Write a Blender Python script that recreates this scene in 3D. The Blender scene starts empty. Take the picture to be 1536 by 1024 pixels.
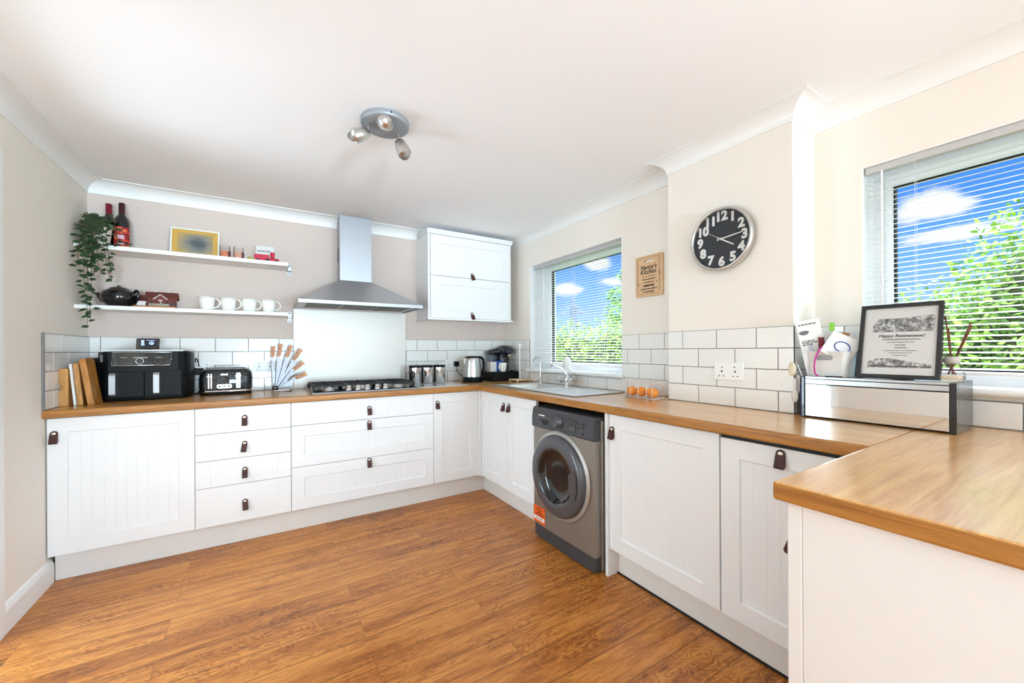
import bpy, bmesh, math, random
from mathutils import Matrix, Vector
R = math.radians
PI = math.pi
scene = bpy.context.scene
COL = scene.collection
random.seed(7)

# ------------------------------------------------------------------ helpers
def lin(c):
    c = c / 255.0
    return c / 12.92 if c <= 0.04045 else ((c + 0.055) / 1.055) ** 2.4

def rgb(r, g, b):
    return (lin(r), lin(g), lin(b), 1.0)

def wm(o):
    m = o.matrix_basis.copy()
    return wm(o.parent) @ m if o.parent else m

def tag(o, label=None, cat=None, group=None, kind=None):
    if label: o['label'] = label
    if cat: o['category'] = cat
    if group: o['group'] = group
    if kind: o['kind'] = kind
    return o

def thing(name, label, cat, loc=(0, 0, 0), group=None, rz=0.0):
    o = bpy.data.objects.new(name, None)
    COL.objects.link(o)
    o.empty_display_size = 0.05
    o.location = loc
    o.rotation_euler = (0, 0, rz)
    return tag(o, label, cat, group)

def frame(O, U, V, W):
    """matrix whose local x,y,z run along U,V,W from O"""
    U, V, W, O = Vector(U), Vector(V), Vector(W), Vector(O)
    return Matrix(((U.x, V.x, W.x, O.x), (U.y, V.y, W.y, O.y), (U.z, V.z, W.z, O.z), (0, 0, 0, 1)))

class MB:
    """collects shapes and links them as one mesh object"""
    def __init__(self, T=None):
        self.v, self.f, self.m, self.s = [], [], [], []
        self.T = T or Matrix.Identity(4)
        self.mi = 0
        self.sm = False
    def add(self, verts, faces, smooth=None):
        b = len(self.v)
        T = self.T
        self.v += [tuple(T @ Vector(p)) for p in verts]
        flip = T.to_3x3().determinant() < 0
        s = self.sm if smooth is None else smooth
        for f in faces:
            f = [i + b for i in f]
            if flip: f.reverse()
            self.f.append(f); self.m.append(self.mi); self.s.append(s)
        return self
    def box(self, x0, x1, y0, y1, z0, z1):
        if x0 > x1: x0, x1 = x1, x0
        if y0 > y1: y0, y1 = y1, y0
        if z0 > z1: z0, z1 = z1, z0
        v = [(x0, y0, z0), (x1, y0, z0), (x1, y1, z0), (x0, y1, z0), (x0, y0, z1), (x1, y0, z1), (x1, y1, z1), (x0, y1, z1)]
        return self.add(v, [(3, 2, 1, 0), (4, 5, 6, 7), (0, 1, 5, 4), (1, 2, 6, 5), (2, 3, 7, 6), (3, 0, 4, 7)], False)
    def prism(self, pts, d, smooth=False):
        """loop of 3d points pushed along vector d"""
        n = len(pts); d = Vector(d)
        P = [Vector(p) for p in pts]
        nrm = Vector((0, 0, 0))
        for i in range(n): nrm += P[i].cross(P[(i + 1) % n])
        if nrm.dot(d) > 0: P.reverse()
        v = [tuple(p) for p in P] + [tuple(p + d) for p in P]
        self.add(v, [tuple(range(n)), tuple(range(2 * n - 1, n - 1, -1))], False)
        self.add(v, [(i, (i + 1) % n, (i + 1) % n + n, i + n) for i in range(n)], smooth)
        return self
    def ring(self, rings, close=False, cap0=True, cap1=True, smooth=True):
        n = len(rings[0]); v = [p for r in rings for p in r]; f = []
        m = len(rings)
        for k in range(m if close else m - 1):
            a, b = k * n, ((k + 1) % m) * n
            for i in range(n):
                j = (i + 1) % n
                f.append((a + i, a + j, b + j, b + i))
        self.add(v, f, smooth)
        if not close:
            if cap0: self.add(rings[0], [tuple(range(n))[::-1]], False)
            if cap1: self.add(rings[-1], [tuple(range(n))], False)
        return self
    def lathe(self, prof, c=(0, 0, 0), n=24, axis='z', smooth=True, cap0=True, cap1=True):
        """profile of (radius, height) turned about an axis through c"""
        rr = []
        for r, h in prof:
            row = []
            for i in range(n):
                a = 2 * PI * i / n
                x, y = r * math.cos(a), r * math.sin(a)
                p = (x, y, h) if axis == 'z' else ((h, x, y) if axis == 'x' else (y, h, x))
                row.append((c[0] + p[0], c[1] + p[1], c[2] + p[2]))
            rr.append(row)
        return self.ring(rr, False, cap0, cap1, smooth)
    def cyl(self, p0, p1, r0, r1=None, n=16, smooth=True, caps=True):
        r1 = r0 if r1 is None else r1
        return self.tube([p0, p1], [r0, r1], n, caps, smooth)
    def tube(self, pts, r, n=8, caps=True, smooth=True, close=False):
        P = [Vector(p) for p in pts]
        m = len(P)
        rs = r if isinstance(r, (list, tuple)) else [r] * m
        t = (P[1] - P[0]).normalized()
        a = Vector((0, 0, 1)) if abs(t.z) < 0.9 else Vector((1, 0, 0))
        u = t.cross(a).normalized()
        rows = []
        for k in range(m):
            if close: t = (P[(k + 1) % m] - P[k - 1]).normalized()
            elif k == 0: t = (P[1] - P[0]).normalized()
            elif k == m - 1: t = (P[-1] - P[-2]).normalized()
            else: t = ((P[k + 1] - P[k]).normalized() + (P[k] - P[k - 1]).normalized()).normalized()
            u = (u - t * u.dot(t)).normalized()
            w = t.cross(u)
            rows.append([tuple(P[k] + (u * math.cos(2 * PI * i / n) + w * math.sin(2 * PI * i / n)) * rs[k]) for i in range(n)])
        return self.ring(rows, close, caps, caps, smooth)
    def sphere(self, c, r, n=16, m=10):
        rx, ry, rz = (r, r, r) if not isinstance(r, (tuple, list)) else r
        rows = []
        for k in range(m + 1):
            a = -PI / 2 + PI * k / m
            q = max(math.cos(a), 1e-3)
            rows.append([(c[0] + rx * q * math.cos(2 * PI * i / n), c[1] + ry * q * math.sin(2 * PI * i / n), c[2] + rz * math.sin(a)) for i in range(n)])
        return self.ring(rows)
    def rbox(self, x0, x1, y0, y1, z0, z1, r, n=5, smooth=True, taper=0.0):
        """box with rounded vertical corners"""
        def loop(z, ins):
            out = []
            for cx, cy, a0 in ((x1 - r, y1 - r, 0), (x0 + r, y1 - r, 90), (x0 + r, y0 + r, 180), (x1 - r, y0 + r, 270)):
                for i in range(n + 1):
                    a = R(a0 + 90 * i / n)
                    out.append((cx + (r - ins) * math.cos(a), cy + (r - ins) * math.sin(a), z))
            return out
        e = min(0.004, r * 0.4)
        self.ring([loop(z0, e + taper), loop(z0 + e, taper), loop(z1 - e, 0), loop(z1, e)], smooth=smooth)
        return self
    def text(self, body, size, T, ext=0.001, align='CENTER', bold=0.0, shear=0.0):
        cu = bpy.data.curves.new('lettering', 'FONT')
        cu.body = body; cu.size = size; cu.extrude = ext; cu.align_x = align; cu.align_y = 'CENTER'
        cu.offset = bold; cu.shear = shear; cu.resolution_u = 3
        ob = bpy.data.objects.new('lettering', cu)
        COL.objects.link(ob)
        bpy.context.view_layer.update()
        me = ob.evaluated_get(bpy.context.evaluated_depsgraph_get()).to_mesh()
        vs = [tuple(T @ v.co) for v in me.vertices]; fs = [tuple(p.vertices) for p in me.polygons]
        self.add(vs, fs, False)
        ob.evaluated_get(bpy.context.evaluated_depsgraph_get()).to_mesh_clear()
        bpy.data.objects.remove(ob); bpy.data.curves.remove(cu)
        return self
    def build(self, name, mats, parent=None, bevel=0.0, label=None, cat=None, group=None, kind=None, recalc=True, seg=2):
        mats = mats if isinstance(mats, (list, tuple)) else [mats]
        lo = [min(p[i] for p in self.v) for i in range(3)]; hi = [max(p[i] for p in self.v) for i in range(3)]
        O = Vector(((lo[0] + hi[0]) / 2, (lo[1] + hi[1]) / 2, lo[2]))
        me = bpy.data.meshes.new(name)
        me.from_pydata([tuple(Vector(p) - O) for p in self.v], [], self.f)
        for m in mats: me.materials.append(m)
        me.polygons.foreach_set('material_index', self.m)
        me.polygons.foreach_set('use_smooth', self.s)
        if recalc:
            bm = bmesh.new(); bm.from_mesh(me)
            bmesh.ops.recalc_face_normals(bm, faces=bm.faces)
            bm.to_mesh(me); bm.free()
        me.update()
        o = bpy.data.objects.new(name, me)
        COL.objects.link(o)
        M = Matrix.Translation(O)
        if parent:
            o.parent = parent
            M = wm(parent).inverted() @ M
        o.matrix_basis = M
        if bevel:
            b = o.modifiers.new('edge', 'BEVEL'); b.width = bevel; b.segments = seg; b.limit_method = 'ANGLE'; b.angle_limit = R(50)
        return tag(o, label, cat, group, kind)

def dup(o, d=(0, 0, 0), label=None, parent=None, rz=0.0):
    """a copy of a thing with copies of its parts and sub-parts, moved by d"""
    c = o.copy(); COL.objects.link(c)
    if parent: c.parent = parent
    else:
        c.location = o.location + Vector(d)
        c.rotation_euler.z += rz
        if label: c['label'] = label
    for ch in list(o.children):
        dup(ch, parent=c)
    return c

# ------------------------------------------------------------------ materials
def nd(nt, kind, loc=None, **kw):
    n = nt.nodes.new(kind)
    for k, v in kw.items():
        if k.startswith('i_'):
            n.inputs[k[2:].replace('_', ' ')].default_value = v
        else: setattr(n, k, v)
    return n

def mat(name, col, rough=0.5, metal=0.0, coat=0.0, noise=0.0, nscale=40.0, bump=0.0, trans=0.0, emit=None, estr=1.0, aniso=None, ior=1.45, spec=0.5):
    m = bpy.data.materials.new(name); m.use_nodes = True
    nt = m.node_tree; p = nt.nodes['Principled BSDF']
    p.inputs['Base Color'].default_value = col
    p.inputs['Roughness'].default_value = rough
    p.inputs['Metallic'].default_value = metal
    p.inputs['Coat Weight'].default_value = coat
    p.inputs['Transmission Weight'].default_value = trans
    p.inputs['IOR'].default_value = ior
    p.inputs['Specular IOR Level'].default_value = spec
    tc = nd(nt, 'ShaderNodeTexCoord')
    if noise or bump or aniso:
        mp = nd(nt, 'ShaderNodeMapping'); nt.links.new(tc.outputs['Object'], mp.inputs[0])
        if aniso: mp.inputs['Scale'].default_value = aniso
        nz = nd(nt, 'ShaderNodeTexNoise'); nz.inputs['Scale'].default_value = nscale; nz.inputs['Detail'].default_value = 4
        nt.links.new(mp.outputs[0], nz.inputs['Vector'])
        if noise:
            mx = nd(nt, 'ShaderNodeMix', data_type='RGBA')
            mx.inputs[6].default_value = tuple(c * (1 - noise) for c in col[:3]) + (1,)
            mx.inputs[7].default_value = tuple(min(1, c * (1 + noise)) for c in col[:3]) + (1,)
            nt.links.new(nz.outputs['Fac'], mx.inputs[0]); nt.links.new(mx.outputs[2], p.inputs['Base Color'])
        if bump:
            b = nd(nt, 'ShaderNodeBump'); b.inputs['Strength'].default_value = bump; b.inputs['Distance'].default_value = 0.002
            nt.links.new(nz.outputs['Fac'], b.inputs['Height']); nt.links.new(b.outputs[0], p.inputs['Normal'])
    if emit:
        p.inputs['Emission Color'].default_value = emit; p.inputs['Emission Strength'].default_value = estr
    return m

def glass(name, tint=(1, 1, 1, 1), gloss=0.06, rough=0.02):
    m = bpy.data.materials.new(name); m.use_nodes = True
    nt = m.node_tree; nt.nodes.clear()
    o = nd(nt, 'ShaderNodeOutputMaterial'); t = nd(nt, 'ShaderNodeBsdfTransparent'); g = nd(nt, 'ShaderNodeBsdfGlossy')
    t.inputs[0].default_value = tint; g.inputs['Roughness'].default_value = rough
    lw = nd(nt, 'ShaderNodeLayerWeight'); lw.inputs[0].default_value = 0.12
    ma = nd(nt, 'ShaderNodeMath', operation='MULTIPLY_ADD'); ma.inputs[1].default_value = 0.6; ma.inputs[2].default_value = gloss * 0.5
    ma.use_clamp = True
    mx = nd(nt, 'ShaderNodeMixShader')
    nt.links.new(lw.outputs['Fresnel'], ma.inputs[0]); nt.links.new(ma.outputs[0], mx.inputs[0])
    nt.links.new(t.outputs[0], mx.inputs[1]); nt.links.new(g.outputs[0], mx.inputs[2]); nt.links.new(mx.outputs[0], o.inputs[0])
    return m

def ramp(nt, stops):
    r = nd(nt, 'ShaderNodeValToRGB'); e = r.color_ramp.elements
    e[0].position, e[0].color = stops[0]; e[1].position, e[1].color = stops[-1]
    for p, c in stops[1:-1]:
        x = e.new(p); x.color = c
    return r

def wood(name, cols, axis='x', scale=1.0, rough=0.35, coat=0.0, stretch=14.0, bump=0.05, space='Object', stave=None):
    """straight grained timber along one axis"""
    m = bpy.data.materials.new(name); m.use_nodes = True
    nt = m.node_tree; p = nt.nodes['Principled BSDF']; L = nt.links.new
    tc = nd(nt, 'ShaderNodeTexCoord'); mp = nd(nt, 'ShaderNodeMapping')
    L(tc.outputs[space], mp.inputs[0])
    k = {'x': (1, stretch, stretch), 'y': (stretch, 1, stretch), 'z': (stretch, stretch, 1)}[axis]
    mp.inputs['Scale'].default_value = tuple(scale * q for q in k)
    n1 = nd(nt, 'ShaderNodeTexNoise'); n1.inputs['Scale'].default_value = 1.6; n1.inputs['Detail'].default_value = 7; n1.inputs['Roughness'].default_value = 0.62; n1.inputs['Distortion'].default_value = 0.7
    L(mp.outputs[0], n1.inputs['Vector'])
    n2 = nd(nt, 'ShaderNodeTexNoise'); n2.inputs['Scale'].default_value = 9.0; n2.inputs['Detail'].default_value = 3
    L(mp.outputs[0], n2.inputs['Vector'])
    ad = nd(nt, 'ShaderNodeMath', operation='MULTIPLY_ADD'); ad.inputs[1].default_value = 0.35; L(n2.outputs['Fac'], ad.inputs[0]); L(n1.outputs['Fac'], ad.inputs[2])
    src = ad.outputs[0]
    if stave:
        br = nd(nt, 'ShaderNodeTexBrick'); br.offset = 0.37
        mb_ = nd(nt, 'ShaderNodeMapping')
        if axis == 'y': mb_.inputs['Rotation'].default_value = (0, 0, PI / 2)
        L(tc.outputs[space], mb_.inputs[0]); L(mb_.outputs[0], br.inputs['Vector'])
        br.inputs['Scale'].default_value = 1; br.inputs['Brick Width'].default_value = stave[0]; br.inputs['Row Height'].default_value = stave[1]
        br.inputs['Mortar Size'].default_value = 0.0; br.inputs['Color1'].default_value = (0, 0, 0, 1); br.inputs['Color2'].default_value = (1, 1, 1, 1)
        a2 = nd(nt, 'ShaderNodeMath', operation='MULTIPLY_ADD'); a2.inputs[1].default_value = stave[2]; L(br.outputs['Color'], a2.inputs[0]); L(src, a2.inputs[2])
        src = a2.outputs[0]
    rp = ramp(nt, [(0.42, cols[0]), (0.66, cols[1]), (0.92, cols[2])])
    L(src, rp.inputs[0]); L(rp.outputs[0], p.inputs['Base Color'])
    p.inputs['Roughness'].default_value = rough; p.inputs['Coat Weight'].default_value = coat; p.inputs['Coat Roughness'].default_value = 0.16; p.inputs['Coat IOR'].default_value = 1.6
    if bump:
        b = nd(nt, 'ShaderNodeBump'); b.inputs['Strength'].default_value = bump; b.inputs['Distance'].default_value = 0.001
        L(n2.outputs['Fac'], b.inputs['Height']); L(b.outputs[0], p.inputs['Normal'])
    return m

def floor_material():
    m = bpy.data.materials.new('rustic_oak_laminate'); m.use_nodes = True
    nt = m.node_tree; p = nt.nodes['Principled BSDF']; L = nt.links.new
    tc = nd(nt, 'ShaderNodeTexCoord'); mp = nd(nt, 'ShaderNodeMapping'); L(tc.outputs['Object'], mp.inputs[0])
    mp.inputs['Location'].default_value = (0.35, -0.031, 0)
    br = nd(nt, 'ShaderNodeTexBrick'); br.offset = 0.41; br.offset_frequency = 2
    L(mp.outputs[0], br.inputs['Vector'])
    br.inputs['Scale'].default_value = 1; br.inputs['Brick Width'].default_value = 1.21; br.inputs['Row Height'].default_value = 0.147
    br.inputs['Mortar Size'].default_value = 0.0016; br.inputs['Mortar Smooth'].default_value = 0.4
    br.inputs['Color1'].default_value = (0, 0, 0, 1); br.inputs['Color2'].default_value = (1, 1, 1, 1); br.inputs['Mortar'].default_value = (0.5, 0.5, 0.5, 1)
    # every board gets its own piece of figure
    off = nd(nt, 'ShaderNodeVectorMath', operation='MULTIPLY_ADD'); off.inputs[1].default_value = (7.3, 3.1, 5.7)
    L(br.outputs['Color'], off.inputs[0]); L(tc.outputs['Object'], off.inputs[2])
    s1 = nd(nt, 'ShaderNodeMapping'); s1.inputs['Scale'].default_value = (1.3, 11, 1); L(off.outputs[0], s1.inputs[0])
    n1 = nd(nt, 'ShaderNodeTexNoise'); n1.inputs['Scale'].default_value = 1.7; n1.inputs['Detail'].default_value = 8; n1.inputs['Roughness'].default_value = 0.65; n1.inputs['Distortion'].default_value = 0.8
    L(s1.outputs[0], n1.inputs['Vector'])
    # growth ring swirls
    s2 = nd(nt, 'ShaderNodeMapping'); s2.inputs['Scale'].default_value = (3.4, 6.5, 1); L(off.outputs[0], s2.inputs[0])
    nw = nd(nt, 'ShaderNodeTexNoise'); nw.inputs['Scale'].default_value = 1.15; nw.inputs['Detail'].default_value = 3; nw.inputs['Roughness'].default_value = 0.5
    L(s2.outputs[0], nw.inputs['Vector'])
    sn = nd(nt, 'ShaderNodeMath', operation='MULTIPLY'); sn.inputs[1].default_value = 60; L(nw.outputs['Fac'], sn.inputs[0])
    si0 = nd(nt, 'ShaderNodeMath', operation='SINE'); L(sn.outputs[0], si0.inputs[0])
    si1 = nd(nt, 'ShaderNodeMath', operation='ABSOLUTE'); L(si0.outputs[0], si1.inputs[0])
    si2 = nd(nt, 'ShaderNodeMath', operation='POWER'); si2.inputs[1].default_value = 3.0; L(si1.outputs[0], si2.inputs[0])
    si = nd(nt, 'ShaderNodeMath', operation='MULTIPLY'); si.inputs[1].default_value = -1.0; L(si2.outputs[0], si.inputs[0])
    # fine pores
    s3 = nd(nt, 'ShaderNodeMapping'); s3.inputs['Scale'].default_value = (10, 80, 1); L(off.outputs[0], s3.inputs[0])
    n3 = nd(nt, 'ShaderNodeTexNoise'); n3.inputs['Scale'].default_value = 1.5; n3.inputs['Detail'].default_value = 4; L(s3.outputs[0], n3.inputs['Vector'])
    # where the swirls show
    s4 = nd(nt, 'ShaderNodeMapping'); s4.inputs['Scale'].default_value = (2.0, 4.0, 1); L(off.outputs[0], s4.inputs[0])
    n4 = nd(nt, 'ShaderNodeTexNoise'); n4.inputs['Scale'].default_value = 1.3; n4.inputs['Detail'].default_value = 2; L(s4.outputs[0], n4.inputs['Vector'])
    mk = nd(nt, 'ShaderNodeMapRange'); mk.inputs[1].default_value = 0.42; mk.inputs[2].default_value = 0.66; mk.inputs[3].default_value = 0.03; mk.inputs[4].default_value = 0.20; L(n4.outputs['Fac'], mk.inputs[0])
    sw = nd(nt, 'ShaderNodeMath', operation='MULTIPLY'); L(si.outputs[0], sw.inputs[0]); L(mk.outputs[0], sw.inputs[1])
    a1 = nd(nt, 'ShaderNodeMath', operation='ADD'); L(n1.outputs['Fac'], a1.inputs[0]); L(sw.outputs[0], a1.inputs[1])
    a2 = nd(nt, 'ShaderNodeMath', operation='MULTIPLY_ADD'); a2.inputs[1].default_value = 0.42; L(n3.outputs['Fac'], a2.inputs[0]); L(a1.outputs[0], a2.inputs[2])
    a3 = nd(nt, 'ShaderNodeMath', operation='MULTIPLY_ADD'); a3.inputs[1].default_value = 0.10; L(br.outputs['Color'], a3.inputs[0]); L(a2.outputs[0], a3.inputs[2])
    rp = ramp(nt, FLOOR_RAMP)
    L(a3.outputs[0], rp.inputs[0])
    # long joints between the rows of boards
    sy = nd(nt, 'ShaderNodeSeparateXYZ'); L(mp.outputs[0], sy.inputs[0])
    dv = nd(nt, 'ShaderNodeMath', operation='DIVIDE'); dv.inputs[1].default_value = 0.147; L(sy.outputs[1], dv.inputs[0])
    pp = nd(nt, 'ShaderNodeMath', operation='PINGPONG'); pp.inputs[1].default_value = 0.5; L(dv.outputs[0], pp.inputs[0])
    jl = nd(nt, 'ShaderNodeMapRange'); jl.interpolation_type = 'SMOOTHSTEP'; jl.inputs[1].default_value = 0.006; jl.inputs[2].default_value = 0.028; jl.inputs[3].default_value = 0.55; jl.inputs[4].default_value = 0.0; L(pp.outputs[0], jl.inputs[0])
    hb = nd(nt, 'ShaderNodeMath', operation='MULTIPLY'); hb.inputs[1].default_value = 0.45; L(br.outputs['Fac'], hb.inputs[0])
    mxx = nd(nt, 'ShaderNodeMath', operation='MAXIMUM'); L(hb.outputs[0], mxx.inputs[0]); L(jl.outputs[0], mxx.inputs[1])
    mx = nd(nt, 'ShaderNodeMix', data_type='RGBA'); mx.inputs[7].default_value = rgb(66, 34, 14)
    L(mxx.outputs[0], mx.inputs[0]); L(rp.outputs[0], mx.inputs[6]); L(mx.outputs[2], p.inputs['Base Color'])
    p.inputs['Roughness'].default_value = 0.30
    rr = nd(nt, 'ShaderNodeMapRange'); rr.inputs[3].default_value = 0.24; rr.inputs[4].default_value = 0.42; L(n1.outputs['Fac'], rr.inputs[0]); L(rr.outputs[0], p.inputs['Roughness'])
    b = nd(nt, 'ShaderNodeBump'); b.inputs['Strength'].default_value = 0.12; b.inputs['Distance'].default_value = 0.001
    L(a2.outputs[0], b.inputs['Height']); L(b.outputs[0], p.inputs['Normal'])
    return m

FLOOR_RAMP = [(0.34, rgb(78, 38, 12)), (0.50, rgb(134, 74, 25)), (0.66, rgb(168, 99, 38)), (0.88, rgb(206, 136, 64))]

M = {}
M['wall'] = mat('warm_cream_emulsion', rgb(240, 233, 223), 0.85, noise=0.012, nscale=3, bump=0.03)
M['wallb'] = mat('mushroom_emulsion', rgb(213, 197, 187), 0.85, noise=0.012, nscale=3, bump=0.03)
M['ceiling'] = mat('white_ceiling_paint', rgb(248, 248, 249), 0.9, noise=0.01, nscale=3)
M['trim'] = mat('white_gloss_paint', rgb(242, 242, 240), 0.35, noise=0.01, nscale=6)
M['cab'] = mat('white_satin_foil', rgb(239, 239, 239), 0.38, noise=0.012, nscale=8)
M['plinth'] = mat('matt_white_board', rgb(228, 224, 219), 0.5, noise=0.012, nscale=8)
M['tile'] = mat('white_glazed_ceramic', rgb(238, 237, 234), 0.12, noise=0.012, nscale=5, coat=0.3)
M['grout'] = mat('grey_grout', rgb(128, 126, 124), 0.9, noise=0.05, nscale=60)
M['leather'] = mat('brown_leather', rgb(66, 32, 24), 0.55, noise=0.15, nscale=120, bump=0.15)
M['stud'] = mat('polished_nickel', rgb(225, 222, 216), 0.22, 1.0, noise=0.02)
M['steel'] = mat('brushed_steel', rgb(172, 173, 176), 0.46, 1.0, noise=0.05, nscale=30, aniso=(1, 1, 14))
M['steel_h'] = mat('brushed_steel_sheet', rgb(196, 195, 193), 0.32, 1.0, noise=0.04, nscale=30, aniso=(1, 1, 16))
M['steel_d'] = mat('grey_steel', rgb(205, 206, 210), 0.42, 1.0, noise=0.04, nscale=30, aniso=(14, 1, 1))
M['chrome'] = mat('chrome', rgb(222, 222, 224), 0.08, 1.0, noise=0.01)
M['satin'] = mat('satin_nickel', rgb(205, 203, 200), 0.3, 1.0, noise=0.02)
M['black'] = mat('black_plastic', rgb(11, 11, 13), 0.48, noise=0.08, spec=0.25)
M['blackgloss'] = mat('gloss_black', rgb(14, 14, 17), 0.10, coat=0.5, noise=0.05)
M['blackmatt'] = mat('matt_black', rgb(26, 26, 27), 0.6, noise=0.08)
M['iron'] = mat('cast_iron', rgb(24, 24, 26), 0.55, noise=0.15, nscale=90, bump=0.1)
M['white'] = mat('white_plastic', rgb(240, 240, 238), 0.3, noise=0.01)
M['china'] = mat('white_china', rgb(246, 244, 238), 0.12, coat=0.4, noise=0.01)
M['paper'] = mat('white_paper', rgb(226, 225, 223), 0.8, noise=0.015)
M['ink'] = mat('black_ink', rgb(38, 36, 36), 0.7, noise=0.1)
M['greyink'] = mat('grey_ink', rgb(110, 108, 108), 0.8, noise=0.25, nscale=120)
M['glass'] = glass('clear_glass')
M['pane'] = glass('window_glass', (1, 1, 1, 1), 0.04, 0.0)
M['upvc'] = mat('white_upvc', rgb(243, 244, 246), 0.3, noise=0.008)
M['blind'] = mat('white_aluminium_slat', rgb(244, 244, 244), 0.4, noise=0.008)
M['greyrail'] = mat('grey_lacquer', rgb(196, 195, 194), 0.45, noise=0.02)
M['oak_x'] = wood('oak_worktop_across', (rgb(176, 118, 54), rgb(206, 150, 80), rgb(226, 176, 108)), 'x', 1.3, 0.28, 0.7, 16, 0.0, stave=(0.9, 0.075, 0.05))
M['oak_y'] = wood('oak_worktop_along', (rgb(176, 118, 54), rgb(206, 150, 80), rgb(226, 176, 108)), 'y', 1.3, 0.28, 0.7, 16, 0.0, stave=(0.9, 0.075, 0.05))
M['oak_edge_x'] = wood('oak_edge_across', (rgb(122, 72, 22), rgb(168, 110, 42), rgb(192, 134, 60)), 'x', 1.5, 0.4, 0.0, 22, 0.05)  # darker than the top: shade on the front edge put into the colour
M['oak_edge_y'] = wood('oak_edge_along', (rgb(122, 72, 22), rgb(168, 110, 42), rgb(192, 134, 60)), 'y', 1.5, 0.4, 0.0, 22, 0.05)  # same edge shade put into the colour, grain the other way
M['bamboo'] = wood('bamboo_board', (rgb(168, 112, 52), rgb(196, 140, 72), rgb(216, 164, 96)), 'z', 3, 0.45, 0, 12)
M['board'] = wood('honey_chopping_board', (rgb(140, 84, 30), rgb(178, 116, 48), rgb(206, 146, 74)), 'z', 2.5, 0.4, 0, 10)
M['handlewood'] = wood('pakka_wood', (rgb(128, 74, 30), rgb(178, 112, 52), rgb(208, 146, 82)), 'z', 6, 0.4, 0, 5)
M['palewood'] = wood('pale_beech', (rgb(206, 176, 138), rgb(226, 200, 166), rgb(238, 218, 190)), 'z', 3, 0.5, 0, 8)
M['signwood'] = wood('sign_bamboo', (rgb(196, 156, 116), rgb(216, 178, 136), rgb(228, 196, 158)), 'z', 4, 0.5, 0, 10)
M['floor'] = floor_material()
# light levels
SKY_TOP = 12.0
SUN = 1.7
EXPOSURE = -0.12
FILL_COL = (0.615, 0.84, 1.0)  # cool tint of the added fill lamps, offsetting the warm floor bounce
LAMPS = [
    # added fill lamp before the rear opening, unseen behind the viewer
    ('rear_fill', (0.65, -8.80, 1.10), (90, 0, 0), 2.6, 2.0, 100.0, FILL_COL, 180),
    # added fill lamp for the left wall, standing where no window is
    ('side_fill', (1.85, -2.20, 1.30), (90, 0, 80), 1.0, 1.2, 180.0, FILL_COL, 180),
    # added lamp in the unseen hall, brightening fronts opposite the left doorway
    ('doorway_fill', (-2.10, 2.05, 1.05), (90, 0, -92), 1.0, 1.7, 70.0, FILL_COL, 180),
    # added narrow-beam fill aimed towards the far ceiling, unseen behind the viewer
    ('ceiling_fill', (0.00, -7.50, 0.50), (110, 0, 0), 1.2, 1.2, 88.0, FILL_COL, 50),
]
# ------------------------------------------------------------------ the room
XL, YB, XR, XP, XR2 = -0.955, 3.569, 2.132, 2.012, 2.231   # left wall, hob wall, sink wall, pier face, near window wall
Y1, Y2 = 1.488, 0.842                                       # pier from / to
ZC, ZCB = 2.289, 2.2116                                     # ceiling, bottom of coving
YR = -9.00                                                  # wall behind the camera, set far back to even the fill light
SUR = 'structure'

def S(name, mb, m, label, **k):
    return mb.build(name, m, None, label=label, cat=k.pop('cat', 'room'), kind=SUR, **k)

mb = MB(); mb.box(XL - 1.6, XR2 + 0.3, YR - 0.2, YB + 0.2, -0.06, 0)
S('floor', mb, M['floor'], 'brown rustic wood plank floor running across the kitchen', cat='floor')
mb = MB(); mb.box(XL - 1.6, XR2 + 0.35, YR - 0.2, YB + 0.2, ZC, ZC + 0.12)
S('ceiling', mb, M['ceiling'], 'plain white painted ceiling', cat='ceiling')
mb = MB(); mb.box(XL - 0.2, XR2 + 0.3, YB, YB + 0.2, 0, ZC)
S('wall_back', mb, M['wallb'], 'beige wall behind the hob and shelves', cat='wall')
# left wall with a door opening beyond the casing
mb = MB(); mb.box(XL - 0.15, XL, 2.50, YB, 0, ZC); mb.box(XL - 0.15, XL, 1.70, 2.50, 1.98, ZC); mb.box(XL - 0.15, XL, YR, 1.70, 0, ZC)
S('wall_left', mb, M['wall'], 'cream wall left of the kitchen units', cat='wall')
mb = MB(); mb.box(XL - 1.5, XL - 1.35, 1.2, 3.0, 0, ZC); mb.box(XL - 1.35, XL - 0.15, 1.2, 1.35, 0, ZC); mb.box(XL - 1.35, XL - 0.15, 2.85, 3.0, 0, ZC)
S('wall_hall', mb, M['wall'], 'cream wall of the hall beyond the left doorway', cat='wall')
# wall with the sink window, pier, wall with the near window
W1 = (1.955, 3.100, 1.010, 1.990)    # y0 y1 z0 z1 of the opening
W2 = (-0.560, 0.667, 1.036, 1.986)
def wall_with_hole(x0, x1, y0, y1, w):
    m = MB()
    m.box(x0, x1, y0, w[0], 0, ZC); m.box(x0, x1, w[1], y1, 0, ZC)
    m.box(x0, x1, w[0], w[1], 0, w[2]); m.box(x0, x1, w[0], w[1], w[3], ZC)
    return m
S('wall_right', wall_with_hole(XR, XR + 0.24, Y1 - 0.3, YB, W1), M['wall'], 'beige wall around the window over the sink', cat='wall')
mb = MB(); mb.box(XP, XR2 + 0.2, Y2, Y1, 0, ZC)
S('wall_pier', mb, M['wall'], 'beige wall pier between the two windows, carrying the clock', cat='wall')
S('wall_front', wall_with_hole(XR2, XR2 + 0.24, YR, Y2, W2), M['wall'], 'beige wall around the near window', cat='wall')
# unseen wall behind the camera; its wide opening is added for the fill light
mb = MB(); mb.box(XL - 0.15, -0.75, YR - 0.15, YR, 0, ZC); mb.box(2.05, XR2 + 0.24, YR - 0.15, YR, 0, ZC); mb.box(-0.75, 2.05, YR - 0.15, YR, 2.12, ZC)
S('wall_rear', mb, M['wall'], 'beige wall with an added opening behind the viewer', cat='wall')

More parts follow.
